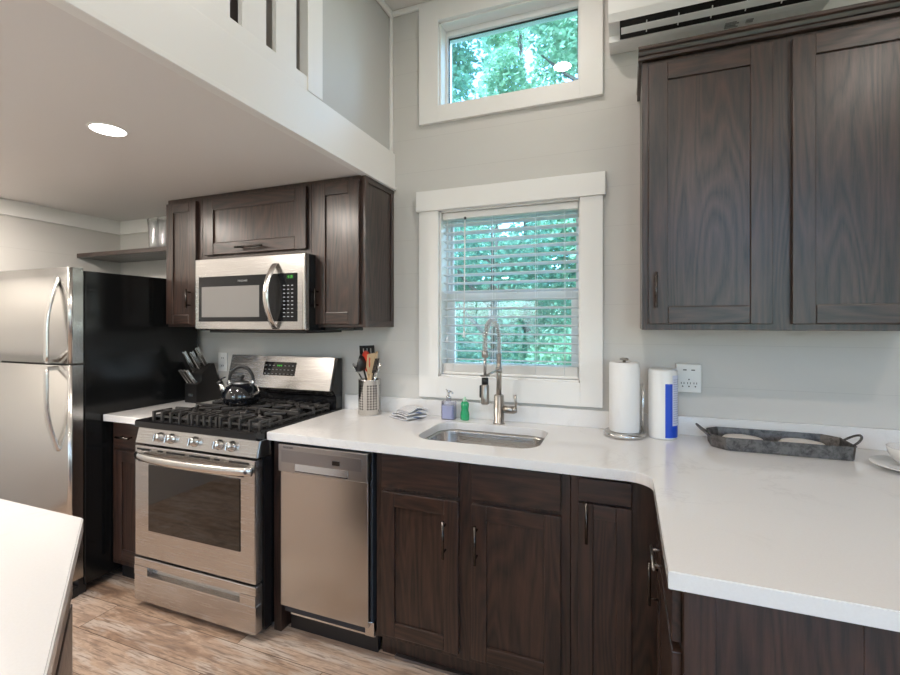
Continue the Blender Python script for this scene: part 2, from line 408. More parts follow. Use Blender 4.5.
# ------------------------------------------------------------------ window blind
SLAT = bpy.data.materials.new('white_blind_slat'); SLAT.use_nodes = True; g = G(SLAT)
g.b.inputs['Base Color'].default_value = (.92, .93, .94, 1); g.b.inputs['Roughness'].default_value = .4
_t = g.n('BsdfTranslucent', {'Color': (.85, .88, .9, 1)}); _m = g.n('MixShader', {0: .5, 1: g.b.outputs[0], 2: _t.outputs[0]}); SLAT.node_tree.links.new(_m.outputs[0], SLAT.node_tree.nodes['Material Output'].inputs[0])
bl = thing('window_blind', 'white horizontal slat blind half filling the lower window above the sink', 'window blind', (-.645, .04, 1.13))
b = MB(); b.box(WX0+.012, WX1-.012, .012, .062, 1.954, 1.988, .003); b.build('headrail', WHITE, bl)
b = MB(); z = 1.925
while z > 1.20:
    R = Matrix.Rotation(math.radians(-9), 3, 'X')
    b.box(WX0+.014, WX1-.014, .015, .062, z-.0018, z+.0018, 0, rot=R); z -= .0445
b.build('slats', SLAT, bl)
b = MB()
for k in range(9): b.box(WX0+.014, WX1-.014, .014+.001*(k % 2), .061, 1.150+k*.0045, 1.1535+k*.0045, .001)
b.box(WX0+.012, WX1-.012, .012, .064, 1.134, 1.149, .004); b.build('bottom_rail', WHITE, bl)
b = MB()
for x in (-.93, -.72, -.50, -.36): b.cyl((x, .014, 1.14), (x, .014, 1.955), .0011, n=6); b.cyl((x, .063, 1.14), (x, .063, 1.955), .0011, n=6)
b.build('ladder_cord', SLAT, bl)
b = MB(); b.cyl((-.865, .004, 1.94), (-.868, -.004, 1.36), .0035, n=8); b.cyl((-.868, -.004, 1.36), (-.868, -.004, 1.33), .006, .008, n=8); b.build('tilt_wand', WPL, bl)
b = MB(); b.cyl((-.865, .006, 1.945), (-.865, .002, 1.958), .006, n=10); b.build('wand_hook', PULL, bl)
b = MB(); b.cyl((-.965, .006, 1.95), (-.965, .004, 1.33), .0015, n=6); b.cyl((-.965, .004, 1.33), (-.965, .004, 1.30), .004, .007, n=8); b.build('pull_cord', WPL, bl)

# ------------------------------------------------------------------ recessed ceiling lights
def can(x, y, z, label, power):
    t = thing('recessed_ceiling_light', label, 'ceiling light', (x, y, z), 'recessed ceiling lights')
    b = MB(); b.lathe([(.056, -.001), (.058, -.004), (.064, -.003), (.067, 0)], (x, y, z), 36); b.build('trim_ring', WHITE, t)
    b = MB(); b.lathe([(0, -.003), (.057, -.003), (.057, -.0005), (0, -.0005)], (x, y, z), 36); b.build('diffuser', LAMP, t)
    L = bpy.data.lights.new('can_light', 'AREA'); L.shape = 'DISK'; L.size = .11; L.energy = power; L.color = (1, .91, .82)
    lo = bpy.data.objects.new('can_light', L); COL.objects.link(lo); lo.location = (0, 0, -.006); lo.parent = t
    return t
can(-1.914, -1.10, ZL, 'round recessed light in the low loft soffit, in front of the microwave', CAN_LOFT)
can(-2.9, -1.9, ZL, 'unseen added fill light in the loft soffit in front of the refrigerator', CAN_LOFT)  # added out of view as fill under the loft
can(-1.914, -3.2, ZL, 'unseen added fill light in the loft soffit above the island', CAN_LOFT*.4)  # another unseen fill lamp, kept dim to spare the island counter
can(-3.05, -1.06, ZL, 'unseen added fill light in the loft soffit by the refrigerator doors', CAN_LOFT)  # added just out of view to brighten left wall and refrigerator
can(-2.9, -4.3, ZL, 'unseen added fill light in the loft soffit in the rear corner', CAN_LOFT)  # extra lamp behind the camera, added for fill
can(-1.914, -4.7, ZL, 'unseen added fill light in the loft soffit beside the rear window', CAN_LOFT)  # added behind the camera for more bounce onto the soffit
can(-1.75, -3.0, ZC, 'unseen added fill light inside the loft behind the white railing', 6.0)  # added unseen lamp that brightens the planks between the balusters
can(-.48, -.67, ZC, 'round recessed light in the high ceiling, mirrored in the upper window', CAN_HIGH*.35)
can(-.25, -2.3, ZC, 'round recessed light in the high ceiling above the kitchen aisle', CAN_HIGH)
can(1.45, -2.3, ZC, 'round recessed light in the high ceiling, to the right of the aisle', CAN_HIGH)
can(.6, -4.2, ZC, 'round recessed light in the high ceiling near the glass door', CAN_HIGH)

# ------------------------------------------------------------------ cabinet parts
def shaker(b, a0, a1, z0, z1, yf, th=.02, w=.058, drawer=False, rec=.009, axis='y'):
    # a door in plane y=yf (front, facing -y) or x=yf (facing -x)
    def bx(p0, p1, q0, q1, f0, f1, bev, m):
        if axis == 'y': b.box(p0, p1, f0, f1, q0, q1, bev, m)
        else: b.box(f0, f1, p0, p1, q0, q1, bev, m)
    h = 1 if axis == 'y' else 2
    if drawer: bx(a0, a1, z0, z1, yf, yf+th, .0025, h); return
    bx(a0, a0+w, z0, z1, yf, yf+th, .002, 0); bx(a1-w, a1, z0, z1, yf, yf+th, .002, 0)
    bx(a0+w, a1-w, z1-w, z1, yf, yf+th, .002, h); bx(a0+w, a1-w, z0, z0+w, yf, yf+th, .0045, h)
    bx(a0+w-.003, a1-w+.003, z0+w-.003, z1-w+.003, yf+rec, yf+th-.001, 0, 0)
def pull(p0, p1, out, parent, name='handle', m=PULL, r=.0055):
    # bar pull between p0 and p1 standing off along out
    p0, p1, out = Vector(p0), Vector(p1), Vector(out); d = (p1-p0)
    b = MB(); b.cyl(p0+out, p1+out, r, n=12)
    for f in (.16, .84): q = p0+d*f; b.cyl(q-out*.0, q+out, r*.8, n=10)
    return b.build(name, m, parent)
def carcass(b, x0, x1, y0, y1, z0, z1): b.box(x0, x1, y0, y1, z0, z1, .0015, 0)

YD, YB = -.600, -.580      # base door face, carcass front
# --- cabinet between refrigerator and range
c = thing('base_cabinet', 'narrow dark wood base cabinet between the refrigerator and the range', 'cabinet', (-2.53, -.3, 0), 'dark base cabinets')
b = MB(); b.box(-2.695, -2.372, YB, -.002, .10, .877, .001); b.build('body', WOODS, c)
b = MB(); b.box(-2.695, -2.372, -.53, -.05, .0, .10); b.build('toe_kick', DARK, c)
b = MB(); shaker(b, -2.655, -2.378, .742, .868, YD, drawer=True); d = b.build('drawer', WOODS, c); pull((-2.60, YD, .80), (-2.50, YD, .80), (0, -.03, 0), d)
b = MB(); shaker(b, -2.655, -2.378, .135, .722, YD); d = b.build('door', WOODS, c); pull((-2.405, YD, .66), (-2.405, YD, .52), (0, -.03, 0), d)
# --- filler between range and dishwasher
b = MB(); b.box(-1.586, -1.545, -.585, -.002, 0, .877, .001); tag(b.build('filler_panel', WOODS, None, loc=(-1.565, -.3, 0)), 'thin dark upright panel in the gap between range and dishwasher', 'panel')
# --- sink cabinet
c = thing('base_cabinet', 'wide dark wood sink cabinet with two doors and two drawer fronts, right of the dishwasher', 'cabinet', (-.66, -.3, 0), 'dark base cabinets')
b = MB(); b.box(-1.052, -.265, YB, YB+.018, .10, .877, .001); b.box(-1.052, -1.034, YB+.018, -.002, .10, .877); b.box(-.283, -.265, YB+.018, -.002, .10, .877); b.box(-1.034, -.283, YB+.018, -.002, .10, .118); b.build('body', WOODS, c)
b = MB(); b.box(-1.052, -.265, -.53, -.50, .0, .10); b.build('toe_kick', WOODS, c)
for x0, x1, hx in ((-1.018, -.684, -.735), (-.629, -.296, -.607)):
    b = MB(); shaker(b, x0, x1, .733, .867, YD, drawer=True); b.build('drawer_front', WOODS, c)
    b = MB(); shaker(b, x0, x1, .125, .715, YD); d = b.build('door', WOODS, c); pull((hx, YD, .645), (hx, YD, .500), (0, -.03, 0), d)
# --- corner cabinet
c = thing('base_cabinet', 'narrow dark wood cabinet in the inner corner where the counters meet', 'cabinet', (-.13, -.3, 0), 'dark base cabinets')
b = MB(); b.box(-.263, .028, YB, -.002, .10, .877, .001); b.build('body', WOODS, c)
b = MB(); b.box(-.263, .028, -.53, -.50, .0, .10); b.build('toe_kick', WOODS, c)
b = MB(); shaker(b, -.236, -.061, .785, .862, YD, drawer=True); b.build('drawer_front', WOODS, c)
b = MB(); shaker(b, -.236, -.061, .125, .775, YD, w=.05); d = b.build('door', WOODS, c); pull((-.206, YD, .79), (-.206, YD, .65), (0, -.03, 0), d)
# --- peninsula cabinet, doors face the aisle
c = thing('base_cabinet', 'dark wood peninsula cabinet under the right counter, doors facing the aisle', 'cabinet', (.8, -.9, 0), 'dark base cabinets')
b = MB(); b.box(.030, 1.56, -1.225, -.585, .10, .877, .001); b.build('body', WOODS, c)
b = MB(); b.box(.10, 1.5, -1.19, -.62, .0, .10); b.build('toe_kick', DARK, c)
b = MB(); shaker(b, -1.205, -.70, .742, .868, .010, drawer=True, axis='x'); d = b.build('drawer', WOODS, c); pull((.010, -1.0, .785), (.010, -.87, .785), (-.024, 0, 0), d, m=NICKEL, r=.004)
b = MB(); shaker(b, -1.205, -.70, .125, .722, .010, axis='x'); d = b.build('door', WOODS, c); pull((.010, -.765, .69), (.010, -.765, .56), (-.024, 0, 0), d, r=.0045)
b = MB(); b.box(.030, .085, -1.24, -1.225, .0, .877, .001); b.box(1.5, 1.56, -1.24, -1.225, 0, .877, .001)
b.box(.085, 1.5, -1.233, -1.225, .0, .877); 
for xx in (.32, .56, .80, 1.04, 1.28): b.box(xx-.0015, xx+.0015, -1.2345, -1.232, 0, .877, 0)
b.build('end_panel', WOODS, c)
b = MB(); b.box(-.985, -.55, -.5495, -.5305, .0, .012, .001); tag(b.build('floor_trim_strip', STEELD, None, loc=(-.77, -.54, 0)), 'thin light strip lying along the toe kick below the sink cabinet', 'trim')
# ------------------------------------------------------------------ countertops
def rounded(x0, x1, y0, y1, r, n=8):
    P = []
    for cx, cy, a0 in ((x1-r, y1-r, 0), (x0+r, y1-r, 90), (x0+r, y0+r, 180), (x1-r, y0+r, 270)):
        for k in range(n+1): a = math.radians(a0+90*k/n); P.append((cx+r*math.cos(a), cy+r*math.sin(a)))
    return P
def slab(outer, holes, z0, z1, bev=.0018):
    t = bmesh.new(); E = []
    for loop in [outer]+holes:
        vs = [t.verts.new((p[0], p[1], z0)) for p in loop]
        E += [t.edges.new((vs[i], vs[(i+1) % len(vs)])) for i in range(len(vs))]
    bmesh.ops.triangle_fill(t, edges=E, use_beauty=True)
    r = bmesh.ops.extrude_face_region(t, geom=t.faces[:])
    for v in [g for g in r['geom'] if isinstance(g, bmesh.types.BMVert)]: v.co.z = z1
    bmesh.ops.recalc_face_normals(t, faces=t.faces[:])
    t.edges.ensure_lookup_table()
    ed = [e for e in t.edges if len(e.link_faces) == 2 and e.calc_face_angle(0) > 1.0 and abs(e.verts[0].co.z-e.verts[1].co.z) < 1e-6]
    bmesh.ops.bevel(t, geom=ed, offset=bev, segments=2, affect='EDGES')
    return t
SX0, SX1, SY0, SY1 = -.932, -.402, -.492, -.130
arc = [(-.075+.075*math.cos(math.radians(a)), -.705+.075*math.sin(math.radians(a))) for a in range(90, -1, -10)]
outer = [(-1.586, -.001), (-1.586, -.630)]+arc+[(0, -1.262), (1.62, -1.262), (1.62, -.001)]
hole = rounded(SX0, SX1, SY0, SY1, .09)
ct = thing('countertop', 'long white quartz countertop holding the sink and turning into the peninsula', 'countertop', (0, -.3, .879))
b = MB(); b._add(slab(outer, [hole], .879, .915), 0, False); b.build('slab', QUARTZ, ct)
b = MB(); b.box(-1.585, 1.62, -.021, -.001, .9152, .997, .002); b.build('backsplash', QUARTZ, ct)
b = MB(); b.box(-2.698, -2.372, -.630, -.001, .879, .915, .003)
tag(b.build('countertop', QUARTZ, None, loc=(-2.53, -.3, .879)), 'short white quartz countertop between refrigerator and range, under the knife block', 'countertop')
# ------------------------------------------------------------------ sink
SINKM = steel('sink_steel', (.50, .48, .46), .26)
sk = thing('sink', 'undermount stainless steel sink set in the white counter below the window', 'sink', ((SX0+SX1)/2, (SY0+SY1)/2, .70))
b = MB(); t = bmesh.new(); rings = []
for off, z, r in ((-.012, .878, .10), (.004, .878, .088), (.006, .868, .086), (.012, .72, .08), (.03, .70, .07), (.06, .694, .05)):
    P = rounded(SX0+off, SX1-off, SY0+off, SY1-off, r); rings.append([t.verts.new((p[0], p[1], z)) for p in P])
for A, B in zip(rings, rings[1:]):
    for k in range(len(A)): t.faces.new((A[k], A[(k+1) % len(A)], B[(k+1) % len(A)], B[k]))
t.faces.new(rings[-1]); bmesh.ops.recalc_face_normals(t, faces=t.faces[:]); b._add(t, 0, True); b.build('basin', SINKM, sk)
b = MB(); b.lathe([(0, .002), (.02, .002), (.024, .006), (.045, .006), (.05, .001), (.05, 0)], (-.667, -.30, .694), 28); b.build('drain', CHROME, sk)

# ------------------------------------------------------------------ faucet
fx, fy = -.660, -.082
fa = thing('kitchen_faucet', 'tall brushed nickel spring-neck faucet behind the sink', 'faucet', (fx, fy, .915))
b = MB(); b.lathe([(0, 0), (.028, 0), (.029, .006), (.0245, .009), (.0245, .135), (.0215, .14), (0, .14)], (fx, fy, .915), 28); b.build('base', NICKEL, fa)
b = MB(); b.cyl((fx, fy, 1.05), (fx, fy, 1.255), .0125, n=20); b.lathe([(.0125, -.014), (.0165, -.012), (.0165, .012), (.0125, .014)], (fx, fy, 1.175), 24); b.build('riser', NICKEL, fa)
hy = fy-.235
def archp(t):   # hose path from riser top over and down to the spray head
    L1 = .06; r = .1175
    zt = 1.255+L1
    if t < .22: return Vector((fx, fy, 1.255+L1*t/.22))
    if t < .78: a = PI*(t-.22)/.56; return Vector((fx, fy-r+r*math.cos(a), zt+r*math.sin(a)*.86))
    return Vector((fx, fy-2*r, zt-(t-.78)/.22*.06))
b = MB(); b.tube([archp(k/60) for k in range(61)], .0065, 10); b.build('hose', NICKEL, fa)
b = MB(); pts = []
NT = 46; M_ = NT*10
for k in range(M_+1):
    s_ = k/M_; p = archp(s_); q = archp(min(1, s_+.004)); d = (q-archp(max(0, s_-.004))).normalized(); u_ = Vector((1, 0, 0)); w_ = d.cross(u_)
    a = 2*PI*NT*s_; pts.append(p+(u_*math.cos(a)+w_*math.sin(a))*.0115)
b.tube(pts, .0019, 5); b.build('spring', CHROME, fa)
b = MB(); b.cyl((fx, hy, 1.26), (fx, hy, 1.17), .0068, n=14); b.lathe([(.0068, 0), (.0145, .004), (.0145, .030), (.0068, .036)], (fx, hy, 1.250), 22)
b.lathe([(0, 0), (.0175, 0), (.0185, .006), (.0185, .080), (.014, .088), (0, .088)], (fx, hy, 1.048), 24); b.build('spray_head', NICKEL, fa)
b = MB(); b.lathe([(0, 0), (.015, 0), (.015, .028), (0, .028)], (fx, hy, 1.135), 20); b.box(fx-.024, fx-.016, hy-.008, hy+.008, 1.075, 1.13, .003); b.build('spray_button', BPLAST, fa)
b = MB(); b.cyl((fx, fy, 1.177), (fx, hy, 1.172), .0045, n=10); b.tube([(fx+.019*math.cos(a), hy+.019*math.sin(a), 1.172) for a in [2*PI*k/20 for k in range(20)]], .003, 8, closed=True); b.build('holder_arm', NICKEL, fa)
b = MB(); b.cyl((fx+.02, fy, .985), (fx+.075, fy, .985), .019, n=22); b.cyl((fx+.075, fy, .985), (fx+.088, fy, .985), .019, .013, n=22)
b.tube([(fx+.082, fy, .99), (fx+.086, fy-.004, 1.02), (fx+.082, fy-.012, 1.058)], [.006, .0055, .0075], 10); b.build('lever', NICKEL, fa)

# ------------------------------------------------------------------ wall cabinets, left group
YU, YUD = -.298, -.318
c = thing('wall_cabinet', 'narrow dark wood wall cabinet left of the microwave, next to the floating shelf', 'cabinet', (-2.51, -.15, 1.38), 'dark wall cabinets')
b = MB(); b.box(-2.641, -2.362, YU, -.001, 1.382, 2.137, .0015); b.build('body', WOODS, c)
b = MB(); shaker(b, -2.632, -2.395, 1.398, 2.108, YUD, w=.055); d = b.build('door', WOODS, c); pull((-2.436, YUD, 1.60), (-2.436, YUD, 1.49), (0, -.028, 0), d)
c = thing('wall_cabinet', 'short dark wood wall cabinet with a lift door directly above the microwave', 'cabinet', (-1.98, -.15, 1.76), 'dark wall cabinets')
b = MB(); b.box(-2.361, -1.601, YU, -.001, 1.757, 2.137, .0015); b.build('body', WOODS, c)
b = MB(); shaker(b, -2.33, -1.622, 1.788, 2.112, YUD, w=.07); d = b.build('door', WOODS, c); pull((-2.07, YUD, 1.818), (-1.885, YUD, 1.818), (0, -.028, 0), d)
c = thing('wall_cabinet', 'tall dark wood wall cabinet at the right of the microwave, its side panel showing', 'cabinet', (-1.44, -.15, 1.38), 'dark wall cabinets')
b = MB(); b.box(-1.600, -1.286, YU, -.001, 1.382, 2.137, .0015); b.build('body', WOODS, c)
b = MB(); shaker(b, -1.565, -1.305, 1.398, 2.112, YUD, w=.062); d = b.build('door', WOODS, c); pull((-1.545, YUD, 1.58), (-1.545, YUD, 1.48), (0, -.028, 0), d)
b = MB(); b.box(-1.286, -1.279, YU, YU+.03, 1.382, 2.137, .001); b.box(-1.286, -1.279, -.03, -.001, 1.382, 2.137, .001); b.box(-1.286, -1.279, YU+.03, -.03, 2.105, 2.137, .001, 2); b.box(-1.286, -1.279, YU+.03, -.03, 1.382, 1.414, .001, 2); b.build('side_frame', WOODS, c)
b = MB(); b.box(-1.545, -1.37, -.26, -.17, 1.366, 1.381, .003); tag(b.build('under_cabinet_light', BPLAST, None, loc=(-1.46, -.21, 1.366)), 'slim black light bar fixed under the wall cabinet right of the microwave', 'light bar')
# --- right upper cabinet
c = thing('wall_cabinet', 'large dark wall cabinet with two shaker doors and crown moulding above the outlet', 'cabinet', (.45, -.17, 1.38), 'dark wall cabinets')
b = MB(); b.box(-.022, .90, -.330, -.001, 1.378, 2.412, .0015); b.build('body', WOODS, c)
for x0, x1 in ((0, .402), (.459, .861)):
    b = MB(); shaker(b, x0, x1, 1.401, 2.392, -.350, w=.067); d = b.build('door', WOODS, c)
    if x0 < .1: pull((.026, -.35, 1.595), (.026, -.35, 1.462), (0, -.028, 0), d)
    else: pull((.835, -.35, 1.595), (.835, -.35, 1.462), (0, -.028, 0), d)
b = MB(); prof = [(-.330, 2.414), (-.345, 2.414), (-.345, 2.423), (-.357, 2.428), (-.361, 2.440), (-.370, 2.444), (-.370, 2.455), (-.330, 2.455)]
b.prism(prof, 'x', -.036, .93, 1); 
b.prism([(-.022-(-.330-p[0])*.35, p[1]) for p in prof][::-1], 'y', -.330, -.001, 2); b.prism([(.90+(-.330-p[0]), p[1]) for p in prof], 'y', -.330, -.001, 2)
b.box(-.034, .92, -.35, -.001, 2.413, 2.455, 0, 1); b.build('crown_moulding', WOODS, c)

# ------------------------------------------------------------------ floating shelf and glasses
b = MB(); b.box(XL+.001, -2.643, -.286, -.001, 1.842, 1.869, .0015)
tag(b.build('floating_shelf', wood('shelf_wood', 'x', (.02, .012, .010), (.07, .042, .03), .35), None, loc=(-3.08, -.14, 1.842)), 'dark wood floating shelf in the corner above the refrigerator', 'shelf')
def jar(x, y, label):
    b = MB(); n = 40; t = bmesh.new()
    def ring(r, z, sc=0): return [(r*(1+sc*math.cos(8*a))*math.cos(a)+x, r*(1+sc*math.cos(8*a))*math.sin(a)+y, z) for a in [2*PI*k/n for k in range(n)]]
    R = [ring(.030, 1.870), ring(.038, 1.874), ring(.039, 1.93), ring(.041, 2.02, .02), ring(.047, 2.085, .06), ring(.0445, 2.085, .06), ring(.038, 2.02, .02), ring(.036, 1.93), ring(.034, 1.882), ring(.01, 1.880)]
    R = [[t.verts.new(p) for p in r] for r in R]
    for A, B in zip(R, R[1:]):
        for k in range(n): t.faces.new((A[k], A[(k+1) % n], B[(k+1) % n], B[k]))
    t.faces.new(R[0][::-1]); t.faces.new(R[-1]); bmesh.ops.recalc_face_normals(t, faces=t.faces[:]); b._add(t, 0, True)
    return tag(b.build('drinking_glass', CGLASS, None, loc=(x, y, 1.870)), label, 'glass', 'clear glasses on the floating shelf')
jar(-2.975, -.13, 'tall clear glass with flared rim on the dark shelf, furthest left of the row')
jar(-2.885, -.13, 'tall clear glass in the middle of the row on the dark shelf')
jar(-2.795, -.13, 'tall clear glass on the dark shelf, the one beside the wall cabinet')

# ------------------------------------------------------------------ refrigerator
FX0, FX1, FZ = -3.45, -2.705, 1.676
fr = thing('refrigerator', 'large stainless steel top-freezer refrigerator with black sides at the left wall', 'refrigerator', (-3.08, -.4, 0))
b = MB(); b.box(FX0, FX1, -.715, -.04, .045, FZ, .004); b.build('body', BSIDE, fr)
b = MB(); b.box(FX0+.01, FX1-.01, -.74, -.70, .0, .085, .004); b.build('kick_grille', BPLAST, fr)
for x0, x1, y0, y1, z1 in ((FX1-.07, FX1-.002, -.78, -.741, .05), (FX0+.02, FX0+.09, -.12, -.06, .046), (FX1-.09, FX1-.02, -.12, -.06, .046)):
    b = MB(); b.box(x0, x1, y0, y1, 0, z1, .004); b.build('foot', BPLAST, fr)
def fdoor(z0, z1, name):
    b = MB(); P = []; x0, x1 = FX0+.0, FX1; yb = -.722
    for k in range(9): a = math.radians(180+90*k/8); P.append((x0+.016+.016*math.cos(a), -.770+.016*math.sin(a)))
    xm = (x0+x1)/2
    for k in range(1, 12): f = k/12; P.append((x0+.016+(x1-x0-.032)*f, -.786-.010*math.sin(PI*f)))
    for k in range(9): a = math.radians(270+90*k/8); P.append((x1-.016+.016*math.cos(a), -.770+.016*math.sin(a)))
    P = [(x0, yb)]+P+[(x1, yb)]
    b.prism(P, 'z', z0, z1, 0)
    for f in b.bm.faces: f.smooth = abs(f.normal.z) < .5 and f.normal.y < -.02
    return b.build(name, FSTEEL, fr)
d1 = fdoor(1.198, 1.688, 'freezer_door'); d2 = fdoor(.09, 1.188, 'door')
for z0, z1 in ((1.198, 1.688), (.09, 1.188)):
    pass
hx = -2.79
def fhandle(par, top):
    b = MB(); pts = []
    if top: Z0, Z1 = 1.625, 1.212
    else: Z0, Z1 = .765, 1.175
    for k in range(17):
        f = k/16; z = Z0+(Z1-Z0)*f; y = -.792-.048*math.sin(min(1, f*1.6)*PI/2)**1.0
        pts.append((hx, y, z))
    pts = [(hx, -.785, Z0+(.01 if top else -.01))]+pts
    for i in range(len(pts)-1): pass
    # flat oval bar
    t = bmesh.new(); R = []
    for i, p in enumerate(pts):
        a = Vector(pts[max(0, i-1)]); c_ = Vector(pts[min(len(pts)-1, i+1)]); dd = (c_-a).normalized(); n_ = Vector((0, -dd.z, dd.y)).normalized()
        R.append([t.verts.new(Vector(p)+Vector((1, 0, 0))*math.cos(q)*.017+n_*math.sin(q)*.009) for q in [2*PI*k/14 for k in range(14)]])
    for A, B in zip(R, R[1:]):
        for k in range(14): t.faces.new((A[k], A[(k+1) % 14], B[(k+1) % 14], B[k]))
    t.faces.new(R[0]); t.faces.new(R[-1][::-1]); bmesh.ops.recalc_face_normals(t, faces=t.faces[:]); b._add(t, 0, True)
    b.box(hx-.011, hx+.011, -.842, -.785, Z1-.010, Z1+.010, .003)
    b.build('handle', STEELL, par)
fhandle(d1, True); fhandle(d2, False)

# ------------------------------------------------------------------ gas range
GX0, GX1 = -2.365, -1.592; GM = (GX0+GX1)/2
rg = thing('gas_range', 'stainless steel gas range with black cooktop between the counters', 'range', (GM, -.35, 0))
b = MB(); b.box(GX0+.004, GX1-.002, -.640, -.03, .03, .895, .003); b.box(GX0+.03, GX0+.07, -.6, -.56, 0, .03); b.box(GX1-.07, GX1-.03, -.6, -.56, 0, .03); b.box(GX0+.03, GX0+.07, -.1, -.06, 0, .03); b.box(GX1-.07, GX1-.03, -.1, -.06, 0, .03); b.build('body', BLACK, rg)
b = MB(); b.prism([(-.04, .895), (-.678, .884), (-.688, .889), (-.688, .917), (-.680, .922), (-.655, .922), (-.645, .910), (-.10, .910), (-.09, .922), (-.04, .922)], 'x', GX0, GX1, 0); 
b.box(GX0, GX0+.03, -.66, -.06, .91, .922, .002); b.box(GX1-.03, GX1, -.66, -.06, .91, .922, .002); b.build('cooktop', BLACK, rg)
b = MB(); b.prism([(-.60, .883), (-.672, .883), (-.690, .812), (-.60, .806)], 'x', GX0+.008, GX1+.002, 0); cp = b.build('control_panel', STEEL, rg)
b = MB(); b.prism([(-.612, .880), (-.666, .880), (-.684, .812), (-.612, .808)], 'x', GX1+.002, GX1+.006, 0); b.build('end_cap', STEELD, cp)
for kx in (-2.193, -2.118, -1.965, -1.812, -1.738):
    p = Vector((kx, -.681, .849)); nrm = Vector((0, -.97, .245)).normalized(); q = nrm.to_track_quat('Z', 'Y').to_matrix()
    b = MB(); b.lathe([(0, 0), (.024, 0), (.024, .004), (.0205, .006), (.0185, .026), (.016, .030), (0, .030)], p, 28, mat=q); b.box(kx-.0035, kx+.0035, -.7185, -.712, .838, .873, .0015, rot=Matrix.Rotation(-.24, 3, 'X')); b.build('knob', STEELL, rg)
dr = MB(); dr.box(GX0+.004, GX1-.003, -.690, -.645, .255, .800, .004); od = dr.build('oven_door', STEEL, rg)
OVG = mat('oven_glass', (.012, .009, .007), .04, coat=.5, coatr=.03, spec=.5)
b = MB(); b.box(-2.262, -1.680, -.6935, -.689, .388, .712, .0015); b.build('oven_window', OVG, od)
for x0, x1, z0 in ((-2.345, -2.25, .780), (-2.20, -2.165, .780), (-2.14, -2.02, .780), (-1.99, -1.86, .780), (-1.835, -1.80, .780), (-1.745, -1.63, .780), (-2.335, -2.30, .722), (-1.73, -1.66, .722)):
    b = MB(); b.box(x0, x1, -.6918, -.689, z0-.001, z0+.007); b.build('vent_slot', DARK, od)
b = MB(); t = bmesh.new(); R = []
for k in range(25):
    f = k/24; x = GX0+.035+(GX1-GX0-.045)*f; dd = 1-abs(2*f-1)**2.5
    y = -.706-.040*dd; z = .755
    R.append([t.verts.new((x, y+math.cos(q)*.011, z+math.sin(q)*.019)) for q in [2*PI*j/16 for j in range(16)]])
for A, B in zip(R, R[1:]):
    for k in range(16): t.faces.new((A[k], A[(k+1) % 16], B[(k+1) % 16], B[k]))
t.faces.new(R[0]); t.faces.new(R[-1]); bmesh.ops.recalc_face_normals(t, faces=t.faces[:]); b._add(t, 0, True)
b.box(GX0+.04, GX0+.07, -.712, -.688, .74, .77, .004); b.box(GX1-.05, GX1-.02, -.712, -.688, .74, .77, .004); b.build('handle', STEELL, od)
b = MB(); x0, x1 = -2.272, -1.682; y0, y1 = -.692, -.648
b.box(GX0+.002, GX1-.002, y0, y1, .205, .245, .003); b.box(GX0+.002, GX1-.002, y0, y1, .035, .160, .003); b.box(GX0+.002, x0, y0, y1, .160, .205); b.box(x1, GX1-.002, y0, y1, .160, .205); b.box(x0, x1, -.665, y1, .158, .207)
dw_ = b.build('storage_drawer', STEEL, rg)
b = MB(); b.prism([(-.692, .163), (-.666, .168), (-.666, .160), (-.692, .158)], 'x', x0, x1, 0); b.build('drawer_grip', STEELL, dw_)
# backguard
b = MB(); b.box(GX0-.005, GX1-.004, -.088, -.03, .90, 1.00, .002); b.prism([(-.03, .99), (-.03, 1.205), (-.075, 1.207), (-.120, 1.03), (-.088, .99)], 'x', GX0-.005, GX1-.004, 0); bgd = b.build('backguard', BLACK, rg)
b = MB(); b.prism([(-.076, 1.209), (-.060, 1.209), (-.105, 1.02), (-.126, 1.026)], 'x', GX0-.002, GX1-.022, 0, .0015); b.prism([(-.126, 1.026), (-.105, 1.02), (-.092, .998), (-.098, .995)], 'x', GX0-.002, GX1-.022, 0); b.build('steel_face', STEEL, bgd)
def onbg(x, f, off=.001):   # point on sloping face
    return Vector((x, -.126+.050*f-off, 1.026+.183*f))
sl_ = math.atan2(.050, .183)
R_ = Matrix.Rotation(-sl_, 3, 'X')
b = MB(); c_ = onbg(-1.985, .60, .0005); b.box(c_.x-.115, c_.x+.115, c_.y-.002, c_.y+.002, c_.z-.040, c_.z+.040, .001, rot=R_); dp = b.build('display', BLACKG, bgd)
b = MB()
for k, w in enumerate((.008, .008, .008)): 
    c_ = onbg(-1.998+k*.013, .70, .004); b.box(c_.x-w/2, c_.x+w/2, c_.y-.0005, c_.y+.0005, c_.z-.004, c_.z+.004, 0, rot=R_)
b.build('clock_digits', GREEN, dp)
b = MB()
for i in range(8):
    for j in range(3):
        if 3 <= i <= 4 and j == 2: continue
        c_ = onbg(-2.085+i*.028, .44+j*.13, .004); b.box(c_.x-.006, c_.x+.006, c_.y-.0004, c_.y+.0004, c_.z-.0018, c_.z+.0018, 0, rot=R_)
b.build('key_legends', LEGEND, dp)
